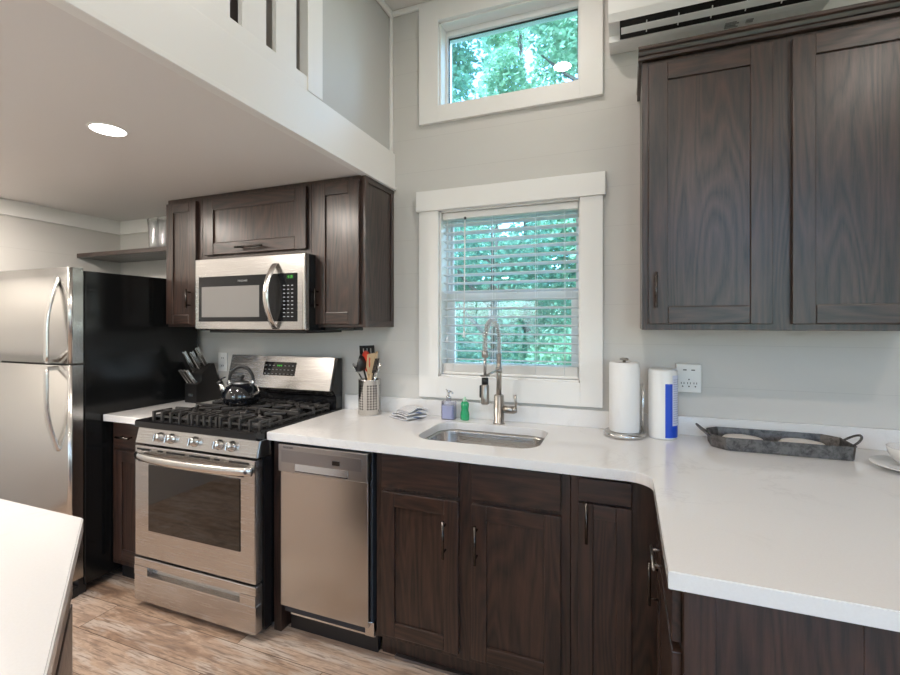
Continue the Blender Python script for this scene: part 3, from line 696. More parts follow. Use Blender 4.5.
# burners and grates
ZG = .958
burn = [(GX0+.17, -.49, .042), (GX0+.17, -.22, .034), (GM, -.355, .045), (GX1-.17, -.49, .046), (GX1-.17, -.22, .030)]
for x, y, r in burn:
    b = MB(); b.lathe([(0, 0), (r+.018, 0), (r+.014, .006), (r+.004, .010), (r, .018), (r+.004, .019), (r+.003, .026), (r*.8, .029), (0, .029)], (x, y, .911), 28); b.build('burner', CASTM, rg)
def grate(x0, x1, centers, y0=-.625, y1=-.105):
    b = MB(); z = ZG-.006
    def bar(p, q, w=.0048, h=.006):
        p, q = Vector(p), Vector(q); d = q-p; a = math.atan2(d.y, d.x); c = (p+q)/2
        b.box(c.x-d.length/2, c.x+d.length/2, c.y-w, c.y+w, c.z-h, c.z+h, .0018, rot=Matrix.Rotation(a, 3, 'Z'))
    def foot(x, y): b.box(x-.0065, x+.0065, y-.0065, y+.0065, .911, z+.004, .002)
    zl = .932
    for yy in (y0+.012, y1-.012): bar((x0, yy, zl), (x1, yy, zl), .004, .005)
    for xx in (x0+.004, x1-.004): bar((xx, y0, zl), (xx, y1, zl), .004, .005)
    ym = (y0+y1)/2; w = x1-x0
    for f in (.0, .25, .5, .75, 1.0):
        xx = x0+.007+(w-.014)*f
        for ya, yb in ((y0, y0+.105), (y1-.105, y1)): bar((xx, ya, z), (xx, yb, z))
        foot(xx, y0+.006); foot(xx, y1-.006)
    rows = (y0+.10, y1-.10) if len(centers) > 1 else (ym,)
    bar((x0, ym, z), (x1, ym, z)); foot(x0+.006, ym); foot(x1-.006, ym)
    for yy in (y0+.135, y1-.135, y0+.055, y1-.055):
        for xa, xb in ((x0, x0+w*.36), (x1-w*.36, x1)): bar((xa, yy, z), (xb, yy, z))
        foot(x0+.006, yy); foot(x1-.006, yy)
    for (cx, cy) in centers:
        for k in range(4):
            a = PI/4+PI/2*k; dx, dy = math.cos(a), math.sin(a); bar((cx+dx*.02, cy+dy*.02, z+.001), (cx+dx*.12, cy+dy*.12, z+.001), .005, .006)
        for k in (0, 1, 2, 3):
            a = PI/2*k; dx, dy = math.cos(a), math.sin(a); bar((cx+dx*.035, cy+dy*.035, z), (cx+dx*.085, cy+dy*.085, z))
    b.build('grate', CASTM, rg)
grate(GX0+.035, GX0+.290, [burn[0][:2], burn[1][:2]]); grate(GX0+.300, GX1-.300, [burn[2][:2]]); grate(GX1-.290, GX1-.035, [burn[3][:2], burn[4][:2]])

# ------------------------------------------------------------------ kettle
KX, KY, KZ = -2.055, -.315, ZG+.003
ENAM = mat('black_kettle_enamel', (.006, .007, .010), .05, coat=1.0, coatr=.02)
kt = thing('kettle', 'glossy black whistling kettle on the gas range', 'kettle', (KX, KY, KZ))
b = MB(); b.lathe([(0, 0), (.075, 0), (.083, .004), (.094, .020), (.098, .042), (.094, .066), (.082, .090), (.062, .106), (.044, .114), (.038, .116)], (KX, KY, KZ), 44); b.build('body', ENAM, kt)
b = MB(); b.lathe([(.044, .113), (.046, .117), (.040, .122), (.022, .128), (0, .130)], (KX, KY, KZ), 32); l = b.build('lid', STEELD, kt)
b = MB(); b.lathe([(0, .128), (.006, .129), (.006, .136), (.014, .140), (.017, .149), (.014, .158), (0, .162)], (KX, KY, KZ), 24); b.build('lid_knob', BPLAST, l)
b = MB(); pts = []
for k in range(25):
    a = math.radians(-12+204*k/24); pts.append(Vector((KX+.066*math.cos(a)*.93, KY+.066*math.cos(a)*.36, KZ+.114+.080*max(math.sin(a), -.2)+.01)))
b.tube(pts, .0085, 12); b.build('handle', BPLAST, kt)
b = MB()
for sgn in (-1, 1): b = MB(); b.tube([(KX+sgn*.056, KY+sgn*.022, KZ+.098), (KX+sgn*.062, KY+sgn*.024, KZ+.130)], .0095, 10); b.build('handle_bracket', STEELL, kt)
b = MB(); b.tube([(KX-.070, KY-.03, KZ+.060), (KX-.095, KY-.038, KZ+.090), (KX-.107, KY-.043, KZ+.112)], [.022, .016, .013], 16); sp = b.build('spout', STEELL, kt)
b = MB(); b.tube([(KX-.105, KY-.042, KZ+.110), (KX-.113, KY-.045, KZ+.124)], [.0145, .015], 16); b.tube([(KX-.11, KY-.045, KZ+.122), (KX-.10, KY-.040, KZ+.140), (KX-.08, KY-.032, KZ+.146)], [.006, .006, .004], 8); b.build('whistle', BPLAST, sp)

# ------------------------------------------------------------------ knife block and knives
kb = thing('knife_block', 'black slanted knife block on the short counter beside the refrigerator', 'knife block', (-2.565, -.11, .915))
KB = mat('black_stained_wood', (.010, .009, .009), .35)
b = MB(); b.prism([(-.205, .916), (-.205, 1.030), (-.168, 1.043), (-.168, 1.090), (-.098, 1.150), (-.075, 1.150), (-.022, .990), (-.022, .916)], 'x', -2.620, -2.520, 0, .002); b.build('block', KB, kb)
b = MB(); b.box(-2.588, -2.552, -.2065, -.2045, .955, .972, .0005); b.build('name_plate', STEELL, kb)
def knife(x, y, z, L, w, label, ang=28, lean=0.0):
    d = Vector((lean, -math.sin(math.radians(ang)), math.cos(math.radians(ang))))
    t = thing('kitchen_knife', label, 'knife', (x, y, z), 'steel handled knives in the black block')
    q = d.to_track_quat('Z', 'Y').to_matrix()
    b = MB(); c0 = Vector((x, y, z)); 
    b.box(-w*.75/2+x, w*.75/2+x, y-w/2, y+w/2, z-.0, z+L, w*.22, rot=None)
    for v in b.bm.verts: v.co = q @ (v.co-c0)+c0
    b.build('handle', STEELL, t)
    b = MB(); b.box(x-.0008, x+.0008, y-w*.5, y+w*.5, z-.05, z, 0)
    for v in b.bm.verts: v.co = q @ (v.co-c0)+c0
    b.build('blade', CHROME, t)
for x, n in ((-2.604, 'leftmost'), (-2.575, 'middle'), (-2.545, 'rightmost')):
    knife(x, -.190, 1.034, .104, .018, n+' of the three short knives in the lower front row of the black block', 33, -.10)
for x, y, z, L, n in ((-2.598, -.155, 1.100, .150, 'long steel handled knife at the left of the upper row in the black block'), (-2.572, -.135, 1.118, .128, 'long steel handled knife in the middle of the upper row in the black block'), (-2.545, -.115, 1.136, .138, 'long steel handled knife at the right and top of the black block')):
    knife(x, y, z, L, .024, n, 28, -.06)

# ------------------------------------------------------------------ microwave
MX0, MX1, MZ0, MZ1 = -2.297, -1.556, 1.364, 1.752
mw = thing('microwave', 'stainless over-the-range microwave with black door window under the short cabinet', 'microwave', ((MX0+MX1)/2, -.2, MZ0))
b = MB(); b.box(MX0+.004, MX1-.004, -.375, -.003, MZ0, MZ1, .003); b.build('body', BLACK, mw)
b = MB(); b.box(MX0, MX1, -.402, -.372, MZ0+.006, MZ1, .004); md = b.build('front_panel', STEEL, mw)
b = MB(); b.box(MX1-.022, MX1+.001, -.4045, -.372, MZ0+.005, MZ1+.001, .006); b.build('side_trim', STEELL, md)
MWG = mat('microwave_glass', (.008, .009, .011), .06, spec=.35)
b = MB(); b.box(-2.268, -1.605, -.4045, -.401, 1.412, 1.655, .0015); mg = b.build('door_glass', MWG, md)
b = MB(); b.box(-2.245, -1.845, -.4052, -.4043, 1.436, 1.600, .0002); b.build('inner_window', mat('mesh_window', (.19, .185, .18), .10, coat=.5, coatr=.03), mg)
b = MB(); pts = []; t = bmesh.new(); R = []
for k in range(21):
    f = k/20; z = 1.374+(.333)*f; y = -.404-.070*math.sin(PI*f)**.8; x = -1.740
    R.append([t.verts.new((x+.018*math.cos(q), y+.007*math.sin(q), z)) for q in [2*PI*j/14 for j in range(14)]])
for A, B in zip(R, R[1:]):
    for k in range(14): t.faces.new((A[k], A[(k+1) % 14], B[(k+1) % 14], B[k]))
t.faces.new(R[0]); t.faces.new(R[-1]); bmesh.ops.recalc_face_normals(t, faces=t.faces[:]); b._add(t, 0, True); b.build('handle', STEELL, md)
b = MB()
for i in range(3):
    for j in range(9):
        b.box(-1.685+i*.025-.006, -1.685+i*.025+.006, -.4052, -.4044, 1.437+j*.0195-.0022, 1.437+j*.0195+.0022)
b.build('keypad_legends', LEGEND, mg)
b = MB(); b.box(-1.668, -1.628, -.4052, -.4044, 1.626, 1.646); b.build('display', mat('green_display', (.01, .06, .015), .2), mg)
text('clock_digits', '4:18', .018, GREEN, mg, (-1.648, -.4056, 1.636))
text('brand_mark', 'FRIGIDAIRE', .013, LEGEND, mg, (-1.955, -.4056, 1.626))
b = MB(); b.box(MX0+.06, MX1-.03, -.36, -.05, MZ0-.012, MZ0+.001, .002); b.build('bottom_vent', BPLAST, mw)

# ------------------------------------------------------------------ dishwasher
DX0, DX1 = -1.530, -1.072
dw = thing('dishwasher', 'slim stainless steel dishwasher between the range and the sink cabinet', 'dishwasher', ((DX0+DX1)/2, -.3, 0))
b = MB(); b.box(DX0+.006, DX1+.004, -.585, -.02, .10, .872, .002); b.build('body', mat('dark_blue_grey_tub', (.03, .035, .045), .4), dw)
b = MB(); b.box(DX0+.004, DX1-.002, -.612, -.583, .142, .745, .003); b.build('door', STEELV, dw)
CTRL = steel('control_steel', (.46, .455, .45), .28)
b = MB(); b.box(DX0, DX1, -.622, -.580, .745, .866, .003); dc = b.build('control_panel', CTRL, dw)
b = MB(); b.box(-1.512, -1.098, -.6232, -.6218, .788, .842, .0004); b.build('control_strip', STEELD, dc)
b = MB(); b.prism([(-.6235, .786), (-.6215, .786), (-.6215, .757), (-.6265, .757)], 'x', -1.436, -1.165, 0); b.build('pocket_handle', STEELL, dc)
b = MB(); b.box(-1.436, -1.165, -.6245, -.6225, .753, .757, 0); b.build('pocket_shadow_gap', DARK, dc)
b = MB()
for k in range(11): b.box(-1.43+k*.021, -1.423+k*.021, -.6237, -.6230, .805, .808)
b.box(-1.20, -1.178, -.6237, -.6230, .803, .806); b.build('key_legends', LEGEND, dc)
b = MB(); b.box(-1.243, -1.205, -.6240, -.6228, .801, .820, .0005); b.build('display', BLACKG, dc)
text('brand_mark', 'FRIGIDAIRE', .011, mat('dark_print', (.05, .05, .06), .5), dc, (-1.475, -.6226, .853))
b = MB(); b.box(DX0+.03, DX1+.01, -.575, -.555, .085, .115, .001); b.box(DX1-.03, DX1+.012, -.590, -.570, .095, .155, .001); b.build('kick_bracket', STEELL, dw)
b = MB(); b.box(DX0+.006, DX1+.005, -.545, -.52, .0, .10, .001); b.build('toe_kick', BPLAST, dw)
for xx in (DX0+.04, DX1-.04): pass

# ------------------------------------------------------------------ island
def island():
    it = thing('island_cabinet', 'dark wood island cabinet under the white counter at the lower left', 'cabinet', (-1.9, -2.0, 0))
    P = [(-1.375, -1.545), (-.86, -1.895), (-.86, -3.2), (-1.80, -3.2), (-1.80, -1.545)]
    b = MB(); b.prism(P, 'z', .09, .878, 0); b.build('body', WOODS, it)
    b = MB(); P2 = [(-1.42, -1.62), (-.93, -1.95), (-.93, -3.13), (-1.74, -3.13), (-1.74, -1.62)]; b.prism(P2, 'z', 0, .09, 0); b.build('toe_kick', DARK, it)
    A, B = Vector((-1.375, -1.545, 0)), Vector((-.86, -1.895, 0)); d = (B-A).normalized(); n = Vector((-d.y, d.x, 0)); n = n if n.y > 0 else -n
    rot = Matrix.Rotation(math.atan2(d.y, d.x), 3, 'Z'); L = (B-A).length
    for z0, z1, nm in ((.735, .868, 'drawer'), (.43, .715, 'drawer'), (.12, .41, 'drawer')):
        c = (A+B)/2 + n*.009; b = MB(); b.box(c.x-L/2+.02, c.x+L/2-.02, c.y-.009, c.y+.009, z0, z1, .002, 1)
        cc = Vector((c.x, c.y, 0))
        for v in b.bm.verts: w = Vector((v.co.x, v.co.y, 0))-cc; w = rot @ w; v.co = Vector((w.x+cc.x, w.y+cc.y, v.co.z))
        dd = b.build(nm, WOODS, it)
    Pc = [(-1.352, -1.515), (-.825, -1.872), (-.825, -3.23), (-1.83, -3.23), (-1.83, -1.515)]
    b = MB(); b.prism(Pc, 'z', .879, .915, 0, .003)
    tag(b.build('island_countertop', QUARTZ, None, loc=(-1.7, -2.2, .879)), 'white quartz island countertop with an angled corner at the lower left', 'countertop')
island()

# ------------------------------------------------------------------ mini split
ac = thing('air_conditioner', 'white wall-mounted mini split air conditioner above the large wall cabinet', 'air conditioner', (.245, 0, 2.65))
b = MB(); b.prism([(-.001, 2.648), (-.10, 2.632), (-.125, 2.634), (-.13, 2.66), (-.195, 2.69), (-.205, 2.672), (-.222, 2.70), (-.228, 2.76), (-.222, 2.92), (-.20, 2.94), (-.001, 2.94)], 'x', -.150, .642, 0, 0); b.build('body', WPL, ac)
b = MB(); b.prism([(-.131, 2.6355), (-.197, 2.669), (-.193, 2.689), (-.131, 2.659)], 'x', -.105, .598, 0); b.build('air_outlet', DARK, ac)
b = MB(); b.box(-.10, .593, -.180, -.150, 2.6495, 2.653, .001, rot=Matrix.Rotation(-.42, 3, 'X')); b.build('louver', WPL, ac)
b = MB(); 
for xx in (.0, .12, .24, .36, .48): b.box(xx-.002, xx+.002, -.190, -.14, 2.649, 2.657, 0, rot=Matrix.Rotation(-.42, 3, 'X'))
b.build('louver_bracket', WPL, ac)
b = MB()
for j in range(4): b.box(.30, .34+.01*(j % 2), -.100+j*.012, -.0965+j*.012, 2.6290+j*-.0, 2.6335+j*.0, 0)
for j in range(2): b.box(.375, .40, -.095+j*.015, -.088+j*.015, 2.6290, 2.6335, 0)
b.build('rating_print', mat('grey_print', (.30, .30, .30), .6), ac)

# ------------------------------------------------------------------ outlets
def wall_outlet(x0, x1, z0, z1, label, multi):
    t = thing('wall_outlet', label, 'outlet', ((x0+x1)/2, -.001, z0)); d = -.034 if multi else -.008
    b = MB(); b.box(x0, x1, d, -.001, z0, z1, .005 if multi else .002); b.build('cover', WPL, t)
    xm = (x0+x1)/2
    if multi:
        for x in (x0+.024, xm, x1-.024):
            b = MB(); b.box(x-.0065, x-.004, d-.0008, d+.002, z0+.036, z0+.044); b.box(x+.004, x+.0065, d-.0008, d+.002, z0+.036, z0+.044); b.cyl((x, d-.0008, z0+.026), (x, d+.002, z0+.026), .003, n=10)
            b.build('socket', DARK, t)
        b = MB(); b.cyl((xm, d-.0008, z0+.056), (xm, d+.002, z0+.056), .003, n=10); b.build('indicator', DARK, t)
        for x in (xm-.016, xm+.016): b = MB(); b.box(x-.007, x+.007, d-.0008, d+.002, z1-.028, z1-.024); b.build('charging_port', DARK, t)
    else:
        for z in (z0+.035, z1-.035): b = MB(); b.box(xm-.008, xm-.005, d-.0008, d+.002, z-.004, z+.006); b.box(xm+.005, xm+.008, d-.0008, d+.002, z-.004, z+.006); b.build('socket', DARK, t)
wall_outlet(.125, .222, 1.104, 1.227, 'white multi-socket outlet adapter on the wall below the large wall cabinet', True)
wall_outlet(-2.563, -2.487, 1.092, 1.212, 'white wall outlet behind the knife block, left of the range', False)

# ------------------------------------------------------------------ utensil crock
CX, CY = -1.372, -.105
def perforated():
    m = mat('perforated_steel', (.62, .60, .57), .25, 1); g = G(m)
    c = g.n('TexCoord').outputs['Object']; s = g.n('SeparateXYZ', {0: c})
    ang = g.math('MULTIPLY', g.math('ARCTAN2', s.outputs['Y'], s.outputs['X']), 24/(2*PI))
    zz = g.math('DIVIDE', s.outputs['Z'], .0135)
    fa_ = g.math('SUBTRACT', g.math('FRACT', ang), .5); fz = g.math('SUBTRACT', g.math('FRACT', zz), .5)
    d = g.math('SQRT', g.math('ADD', g.math('MULTIPLY', fa_, fa_), g.math('MULTIPLY', fz, fz)))
    hole = g.math('LESS_THAN', d, .33)
    inz = g.math('MULTIPLY', g.math('GREATER_THAN', s.outputs['Z'], .027), g.math('LESS_THAN', s.outputs['Z'], .160))
    grp = g.math('LESS_THAN', g.math('FRACT', g.math('DIVIDE', g.math('FLOOR', ang), 5.0)), .75)
    f = g.math('MULTIPLY', g.math('MULTIPLY', hole, inz), grp)
    g.set('Base Color', g.mix(f, (.62, .60, .57, 1), (.01, .01, .01, 1))); g.set('Metallic', g.math('SUBTRACT', 1.0, f))
    return m
b = MB(); b.lathe([(0, 0), (.055, 0), (.059, .003), (.059, .183), (.0605, .187), (.0575, .187), (.0565, .010), (0, .010)], (CX, CY, .9155), 44)
tag(b.build('utensil_crock', perforated(), None, loc=(CX, CY, .9155)), 'perforated stainless steel crock holding cooking utensils beside the range', 'utensil holder')
def utensil(name, label, cat, lean, L, headfn, mat_s, mat_h, r=.005):
    # shaft from crock bottom leaning outwards
    bx, by = -lean[0]*.25, -lean[1]*.25
    p0 = Vector((CX+bx*.4, CY+by*.4, .930)); d = Vector((lean[0], lean[1], 1)).normalized(); p1 = p0+d*L
    t = thing(name, label, cat, tuple(p0), 'cooking utensils in the steel crock')
    b = MB(); b.tube([p0, p0+d*L*.5, p1], r, 8); b.build('shaft', mat_s, t)
    b = MB(); q = d.to_track_quat('Z', 'Y').to_matrix(); headfn(b)
    for v in b.bm.verts: v.co = q @ (v.co*1.35)+p1
    b.build('head', mat_h, t)
RED = mat('red_silicone', (.62, .05, .025), .35); BEECH = mat('pale_beech_wood', (.62, .44, .26), .5); NYL = mat('black_nylon', (.014, .014, .016), .3)
def blade(w, h, th, top=.5):   # rounded flat head in x-z plane of local frame
    def fn(b):
        P = []
        for k in range(24):
            a = 2*PI*k/24; P.append((w/2*math.cos(a)*(1 if math.sin(a) > 0 else .85), h/2+h/2*math.sin(a)))
        b.prism(P, 'y', -th/2, th/2, 0, .001)
    return fn
def slotted(w, h):
    def fn(b):
        for k in range(4):
            x = -w/2+w*(k+.5)/4; b.box(x-w*.085, x+w*.085, -.0015, .0015, .010, h-.010)
        b.box(-w/2, w/2, -.0015, .0015, h-.012, h, .001); b.box(-w/2*.7, w/2*.7, -.0015, .0015, 0, .014, .001)
        b.box(-w/2, -w/2+.006, -.0015, .0015, .01, h); b.box(w/2-.006, w/2, -.0015, .0015, .01, h)
    return fn
def ladle(b):
    Rm = Matrix.Rotation(math.radians(62), 3, 'X')
    b.lathe([(0, -.032), (.018, -.028), (.032, -.012), (.037, .006), (.035, .006), (.030, -.010), (.016, -.025), (0, -.029)], (0, -.010, .03), 28, mat=Rm)
def fork(b):
    b.box(-.014, .014, -.0012, .0012, 0, .012, .001)
    for x in (-.012, -.004, .004, .012): b.box(x-.0018, x+.0018, -.0012, .0012, .008, .060)
def paddle(b): b.prism([(-.010, 0), (.010, 0), (.022, .03), (.020, .075), (.012, .085), (-.018, .080), (-.020, .03)], 'y', -.003, .003, 0, .001)
utensil('ladle', 'black nylon ladle leaning left in the steel crock', 'ladle', (-.22, -.10), .228, ladle, NYL, NYL)
utensil('slotted_turner', 'black slotted turner standing tallest in the steel crock', 'spatula', (-.10, .06), .240, slotted(.066, .085), NYL, NYL)
utensil('silicone_spoon', 'red silicone spoon in front of the black turner in the steel crock', 'spoon', (-.03, -.12), .215, blade(.044, .085, .008), BEECH, RED)
utensil('wooden_spatula', 'pale wooden spatula in the middle of the steel crock', 'spatula', (.13, -.10), .205, paddle, BEECH, BEECH, .006)
utensil('wooden_spoon', 'slim wooden spoon rising at the right of the steel crock', 'spoon', (.19, .03), .255, blade(.026, .055, .006), BEECH, BEECH, .0045)
utensil('serving_fork', 'dark slotted serving fork at the right edge of the steel crock', 'fork', (.27, -.02), .215, fork, PULL, PULL, .004)
utensil('serving_spoon', 'steel serving spoon leaning far left out of the steel crock', 'spoon', (-.62, -.05), .235, blade(.030, .05, .003), STEELL, STEELL, .004)
utensil('whisk', 'steel handled utensil leaning far right out of the steel crock', 'utensil', (.50, -.10), .235, blade(.014, .04, .006), STEELL, STEELL, .0045)

# ------------------------------------------------------------------ dish towel
def clothm():
    m = mat('striped_cotton', (.8, .8, .8), .85); g = G(m)
    c = g.n('TexCoord').outputs['UV']; s = g.n('SeparateXYZ', {0: c})
    f = g.math('FRACT', g.math('MULTIPLY', s.outputs['X'], 9.0)); a = g.math('LESS_THAN', g.math('ABSOLUTE', g.math('SUBTRACT', f, .5)), .13)
    g.set('Base Color', g.mix(a, (.80, .79, .78, 1), (.16, .20, .32, 1))); g.bump(g.noise(g.coord(), 500, 2), .3, .001)
    return m
def towel():
    t = bmesh.new(); uvl = t.loops.layers.uv.new('uv'); n, mm = 100, 14
    W_, V, UV = .135, [], []
    # zig-zag folded strip: path in (s -> x,z), width along y
    layers = 5; per = n//layers
    for i in range(n+1):
        L = i/n*layers; k = min(int(L), layers-1); f = L-k; xx = f if k % 2 == 0 else 1-f
        row = []
        for j in range(mm+1):
            g_ = j/mm
            taper = 1-.07*k
            x = -.075*taper+.150*taper*xx+.010*k; y = (g_-.5)*W_*(1-.02*k)
            z = .004+.0105*k+.004*math.sin(g_*7+k)*(k/5)+(.006*math.sin(PI*xx))*(k > 0)+.010*(k/4)*math.sin(PI*g_)
            row.append(t.verts.new((x, y, z)))
        V.append(row)
    for i in range(n):
        for j in range(mm):
            f = t.faces.new((V[i][j], V[i+1][j], V[i+1][j+1], V[i][j+1])); f.smooth = True
            for lp, (a, c) in zip(f.loops, ((i, j), (i+1, j), (i+1, j+1), (i, j+1))): lp[uvl].uv = (a/per/1.0+c/mm*.15, c/mm)
    R = Matrix.Rotation(math.radians(-28), 3, 'Z')
    for v in t.verts: v.co = R @ v.co
    me = bpy.data.meshes.new('dish_towel'); t.to_mesh(me); t.free(); me.materials.append(clothm())
    o = bpy.data.objects.new('dish_towel', me); COL.objects.link(o); o.location = (-1.135, -.120, .9165)
    md = o.modifiers.new('s', 'SOLIDIFY'); md.thickness = .003; md.offset = 0
    tag(o, 'white cotton dish towel with blue stripes, folded on the counter near the crock', 'towel')
towel()

# ------------------------------------------------------------------ soap and scrubber bottle
SX, SY = -.925, -.075
t = thing('soap_dispenser', 'clear soap dispenser with lilac soap and chrome pump beside the sink', 'soap dispenser', (SX, SY, .915))
b = MB(); P = rounded(SX-.036, SX+.036, SY-.024, SY+.024, .012, 5)
b.prism(P, 'z', .916, 1.008, 0, .003); b.lathe([(.012, 0), (.012, .014), (0, .014)], (SX, SY, 1.006), 18); b.build('bottle', glassm('bottle_plastic', (.90, .90, .95), .06), t)
b = MB(); b.prism(rounded(SX-.033, SX+.033, SY-.021, SY+.021, .010, 5), 'z', .919, .985, 0); b.build('liquid_soap', mat('lilac_soap', (.58, .60, .80), .2), t)
b = MB(); b.lathe([(0, 0), (.014, 0), (.014, .014), (.006, .017), (.0045, .034), (.010, .036), (.010, .043), (0, .045)], (SX, SY, 1.018), 20); b.tube([(SX, SY, 1.056), (SX+.018, SY-.012, 1.058), (SX+.030, SY-.020, 1.050)], .004, 8); b.tube([(SX, SY, 1.058), (SX-.018, SY+.004, 1.064)], .0035, 8); b.build('pump', CHROME, t)
SX, SY = -.840, -.070
t = thing('dish_soap_bottle', 'small green dish soap bottle standing between the soap dispenser and faucet', 'bottle', (SX, SY, .915))
GRN = mat('green_plastic', (.015, .36, .14), .2, coat=.5)
b = MB(); b.lathe([(0, 0), (.020, 0), (.0235, .005), (.0235, .030), (.0185, .052), (.0205, .068), (.022, .082), (.016, .092), (.010, .095)], (SX, SY, .9155), 26, sy=.75); b.build('bottle', GRN, t)
b = MB(); b.lathe([(.010, .094), (.011, .104), (.006, .108), (.005, .116), (0, .117)], (SX, SY, .9155), 20); b.build('cap', mat('pale_green_cap', (.45, .75, .55), .3), t)

# ------------------------------------------------------------------ paper towel holder, roll, wipes canister
PX, PY = -.088, -.125
t = thing('paper_towel_holder', 'round steel paper towel holder base with upright pole, right of the window', 'paper towel holder', (PX, PY, .915))
b = MB(); b.lathe([(0, .001), (.080, .001), (.086, .004), (.087, .016), (.080, .021), (0, .021)], (PX, PY, .915), 44); b.build('base', STEEL, t)
b = MB(); b.cyl((PX, PY, .936), (PX, PY, 1.245), .006, n=12); b.lathe([(0, 0), (.018, 0), (.019, .005), (.012, .009), (0, .010)], (PX, PY, 1.244), 24); b.build('pole', NICKEL, t)
b = MB(); b.tube([(PX+.074, PY+.022, .934), (PX+.075, PY+.022, 1.05), (PX+.075, PY+.022, 1.14)], .0065, 12); b.build('tension_arm', STEELL, t)
PAPER = mat('white_paper_towel', (.84, .83, .82), .9); g = G(PAPER); g.bump(g.n('TexVoronoi', {'Vector': g.coord(), 'Scale': 90.0}).outputs['Distance'], .35, .002)
b = MB(); b.lathe([(.020, 0), (.059, 0), (.062, .003), (.062, .292), (.059, .296), (.020, .296), (.020, 0)], (PX, PY, .938), 44)
tag(b.build('paper_towel_roll', PAPER, None, loc=(PX, PY, .938)), 'white paper towel roll standing on the round steel holder', 'paper towels')
QX, QY = .066, -.098
t = thing('wipes_canister', 'tall white canister with a blue label beside the paper towel roll', 'canister', (QX, QY, .915))
b = MB(); b.lathe([(0, .001), (.052, .001), (.056, .005), (.057, .012), (.057, .286), (.054, .292), (.040, .294), (0, .294)], (QX, QY, .915), 44); b.build('body', WPL, t)
def wrap(b, r, a0, a1, z0, z1):
    b.grid(lambda u_, v_: (QX+r*math.cos(math.radians(a0+(a1-a0)*u_)), QY+r*math.sin(math.radians(a0+(a1-a0)*u_)), z0+(z1-z0)*v_), 16, 1)
b = MB(); wrap(b, .0576, -84, 25, .925, 1.150); lb = b.build('blue_label', mat('blue_label', (.01, .07, .55), .3), t)
b = MB(); wrap(b, .0582, -54, 25, .975, 1.185); b.build('text_panel', mat('pale_label', (.62, .66, .82), .4), lb)
b = MB()
for j in range(20): wrap(b, .0586, -50, 2-(j*7 % 13), .985+j*.0095, .9875+j*.0095)
b.build('label_print', mat('grey_blue_print', (.35, .38, .55), .6), lb)

# ------------------------------------------------------------------ galvanised tray with plates
GALV = mat('aged_galvanised_steel', (.16, .155, .15), .5, .75); g = G(GALV)
nn = g.noise(g.coord(), 40, 5, .7, .4); g.set('Base Color', g.ramp(nn, [(.35, (.07, .067, .065)), (.6, (.20, .19, .185))])); g.set('Roughness', g.n('MapRange', {'Value': nn, 3: .35, 4: .65}).outputs[0])
TX0, TX1, TY0, TY1 = .236, .678, -.235, -.050
def octa(o, c=.045): x0, x1, y0, y1 = TX0-o, TX1+o, TY0-o, TY1+o; return [(x0+c, y0), (x1-c*.25, y0), (x1, y0+c*.3), (x1, y1-c), (x1-c, y1), (x0+c, y1), (x0, y1-c), (x0, y0+c*1.0)]
t = thing('serving_tray', 'dark galvanised metal tray with loop handles on the counter below the outlet', 'tray', ((TX0+TX1)/2, (TY0+TY1)/2, .915))
b = MB(); tm = bmesh.new(); rs = [[tm.verts.new((p[0], p[1], z)) for p in octa(o)] for o, z in ((-.004, .9165), (.0, .9165), (.004, .966), (.006, .967), (.0055, .964), (.002, .964), (-.003, .919))]
for A, B in zip(rs, rs[1:]):
    for k in range(8): tm.faces.new((A[k], A[(k+1) % 8], B[(k+1) % 8], B[k]))
tm.faces.new(rs[0]); tm.faces.new(rs[-1]); bmesh.ops.recalc_face_normals(tm, faces=tm.faces[:]); b._add(tm, 0, False); b.build('pan', GALV, t)
for sgn, xe in ((-1, TX0), (1, TX1)):
    b = MB(); ym = (TY0+TY1)/2; pts = []
    for k in range(17):
        a = PI*k/16; pts.append((xe+sgn*(.002+.045*math.sin(a)**.8), ym-.042*math.cos(a), .956+.034*math.sin(a)))
    b.tube(pts, .0042, 8); b.build('handle', GALV, t)
def plate(x, y, z, r, label, m=CREAM, nm='plate'):
    b = MB(); b.lathe([(0, 0), (r*.55, 0), (r*.6, .003), (r*.97, .016), (r, .018), (r*.985, .0205), (r*.60, .008), (0, .007)], (x, y, z), 44)
    return tag(b.build(nm, m, None, loc=(x, y, z)), label, 'plate')
def mound(x, y, r, label):
    b = MB(); b.lathe([(0, 0), (r*.9, 0), (r, .008), (r*.97, .016), (r*.8, .030), (r*.4, .037), (0, .038)], (x, y, .9195), 44)
    return tag(b.build('stone_plate', CREAM, None, loc=(x, y, .9195)), label, 'plate', 'round cream plates in the tray')
mound(.352, -.142, .082, 'round cream plate lying in the left half of the dark tray')
mound(.548, -.142, .084, 'round cream plate lying in the right half of the dark tray')
plate(.812, -.30, .916, .118, 'white plate under the bowl at the right end of the counter', PORC)
b = MB(); b.lathe([(0, 0), (.030, 0), (.032, .004), (.055, .018), (.072, .042), (.078, .066), (.0755, .066), (.069, .042), (.052, .021), (.028, .008), (0, .007)], (.816, -.30, .9245), 44)
tag(b.build('bowl', PORC, None, loc=(.816, -.30, .9245)), 'white bowl sitting on the plate at the right end of the counter', 'bowl')

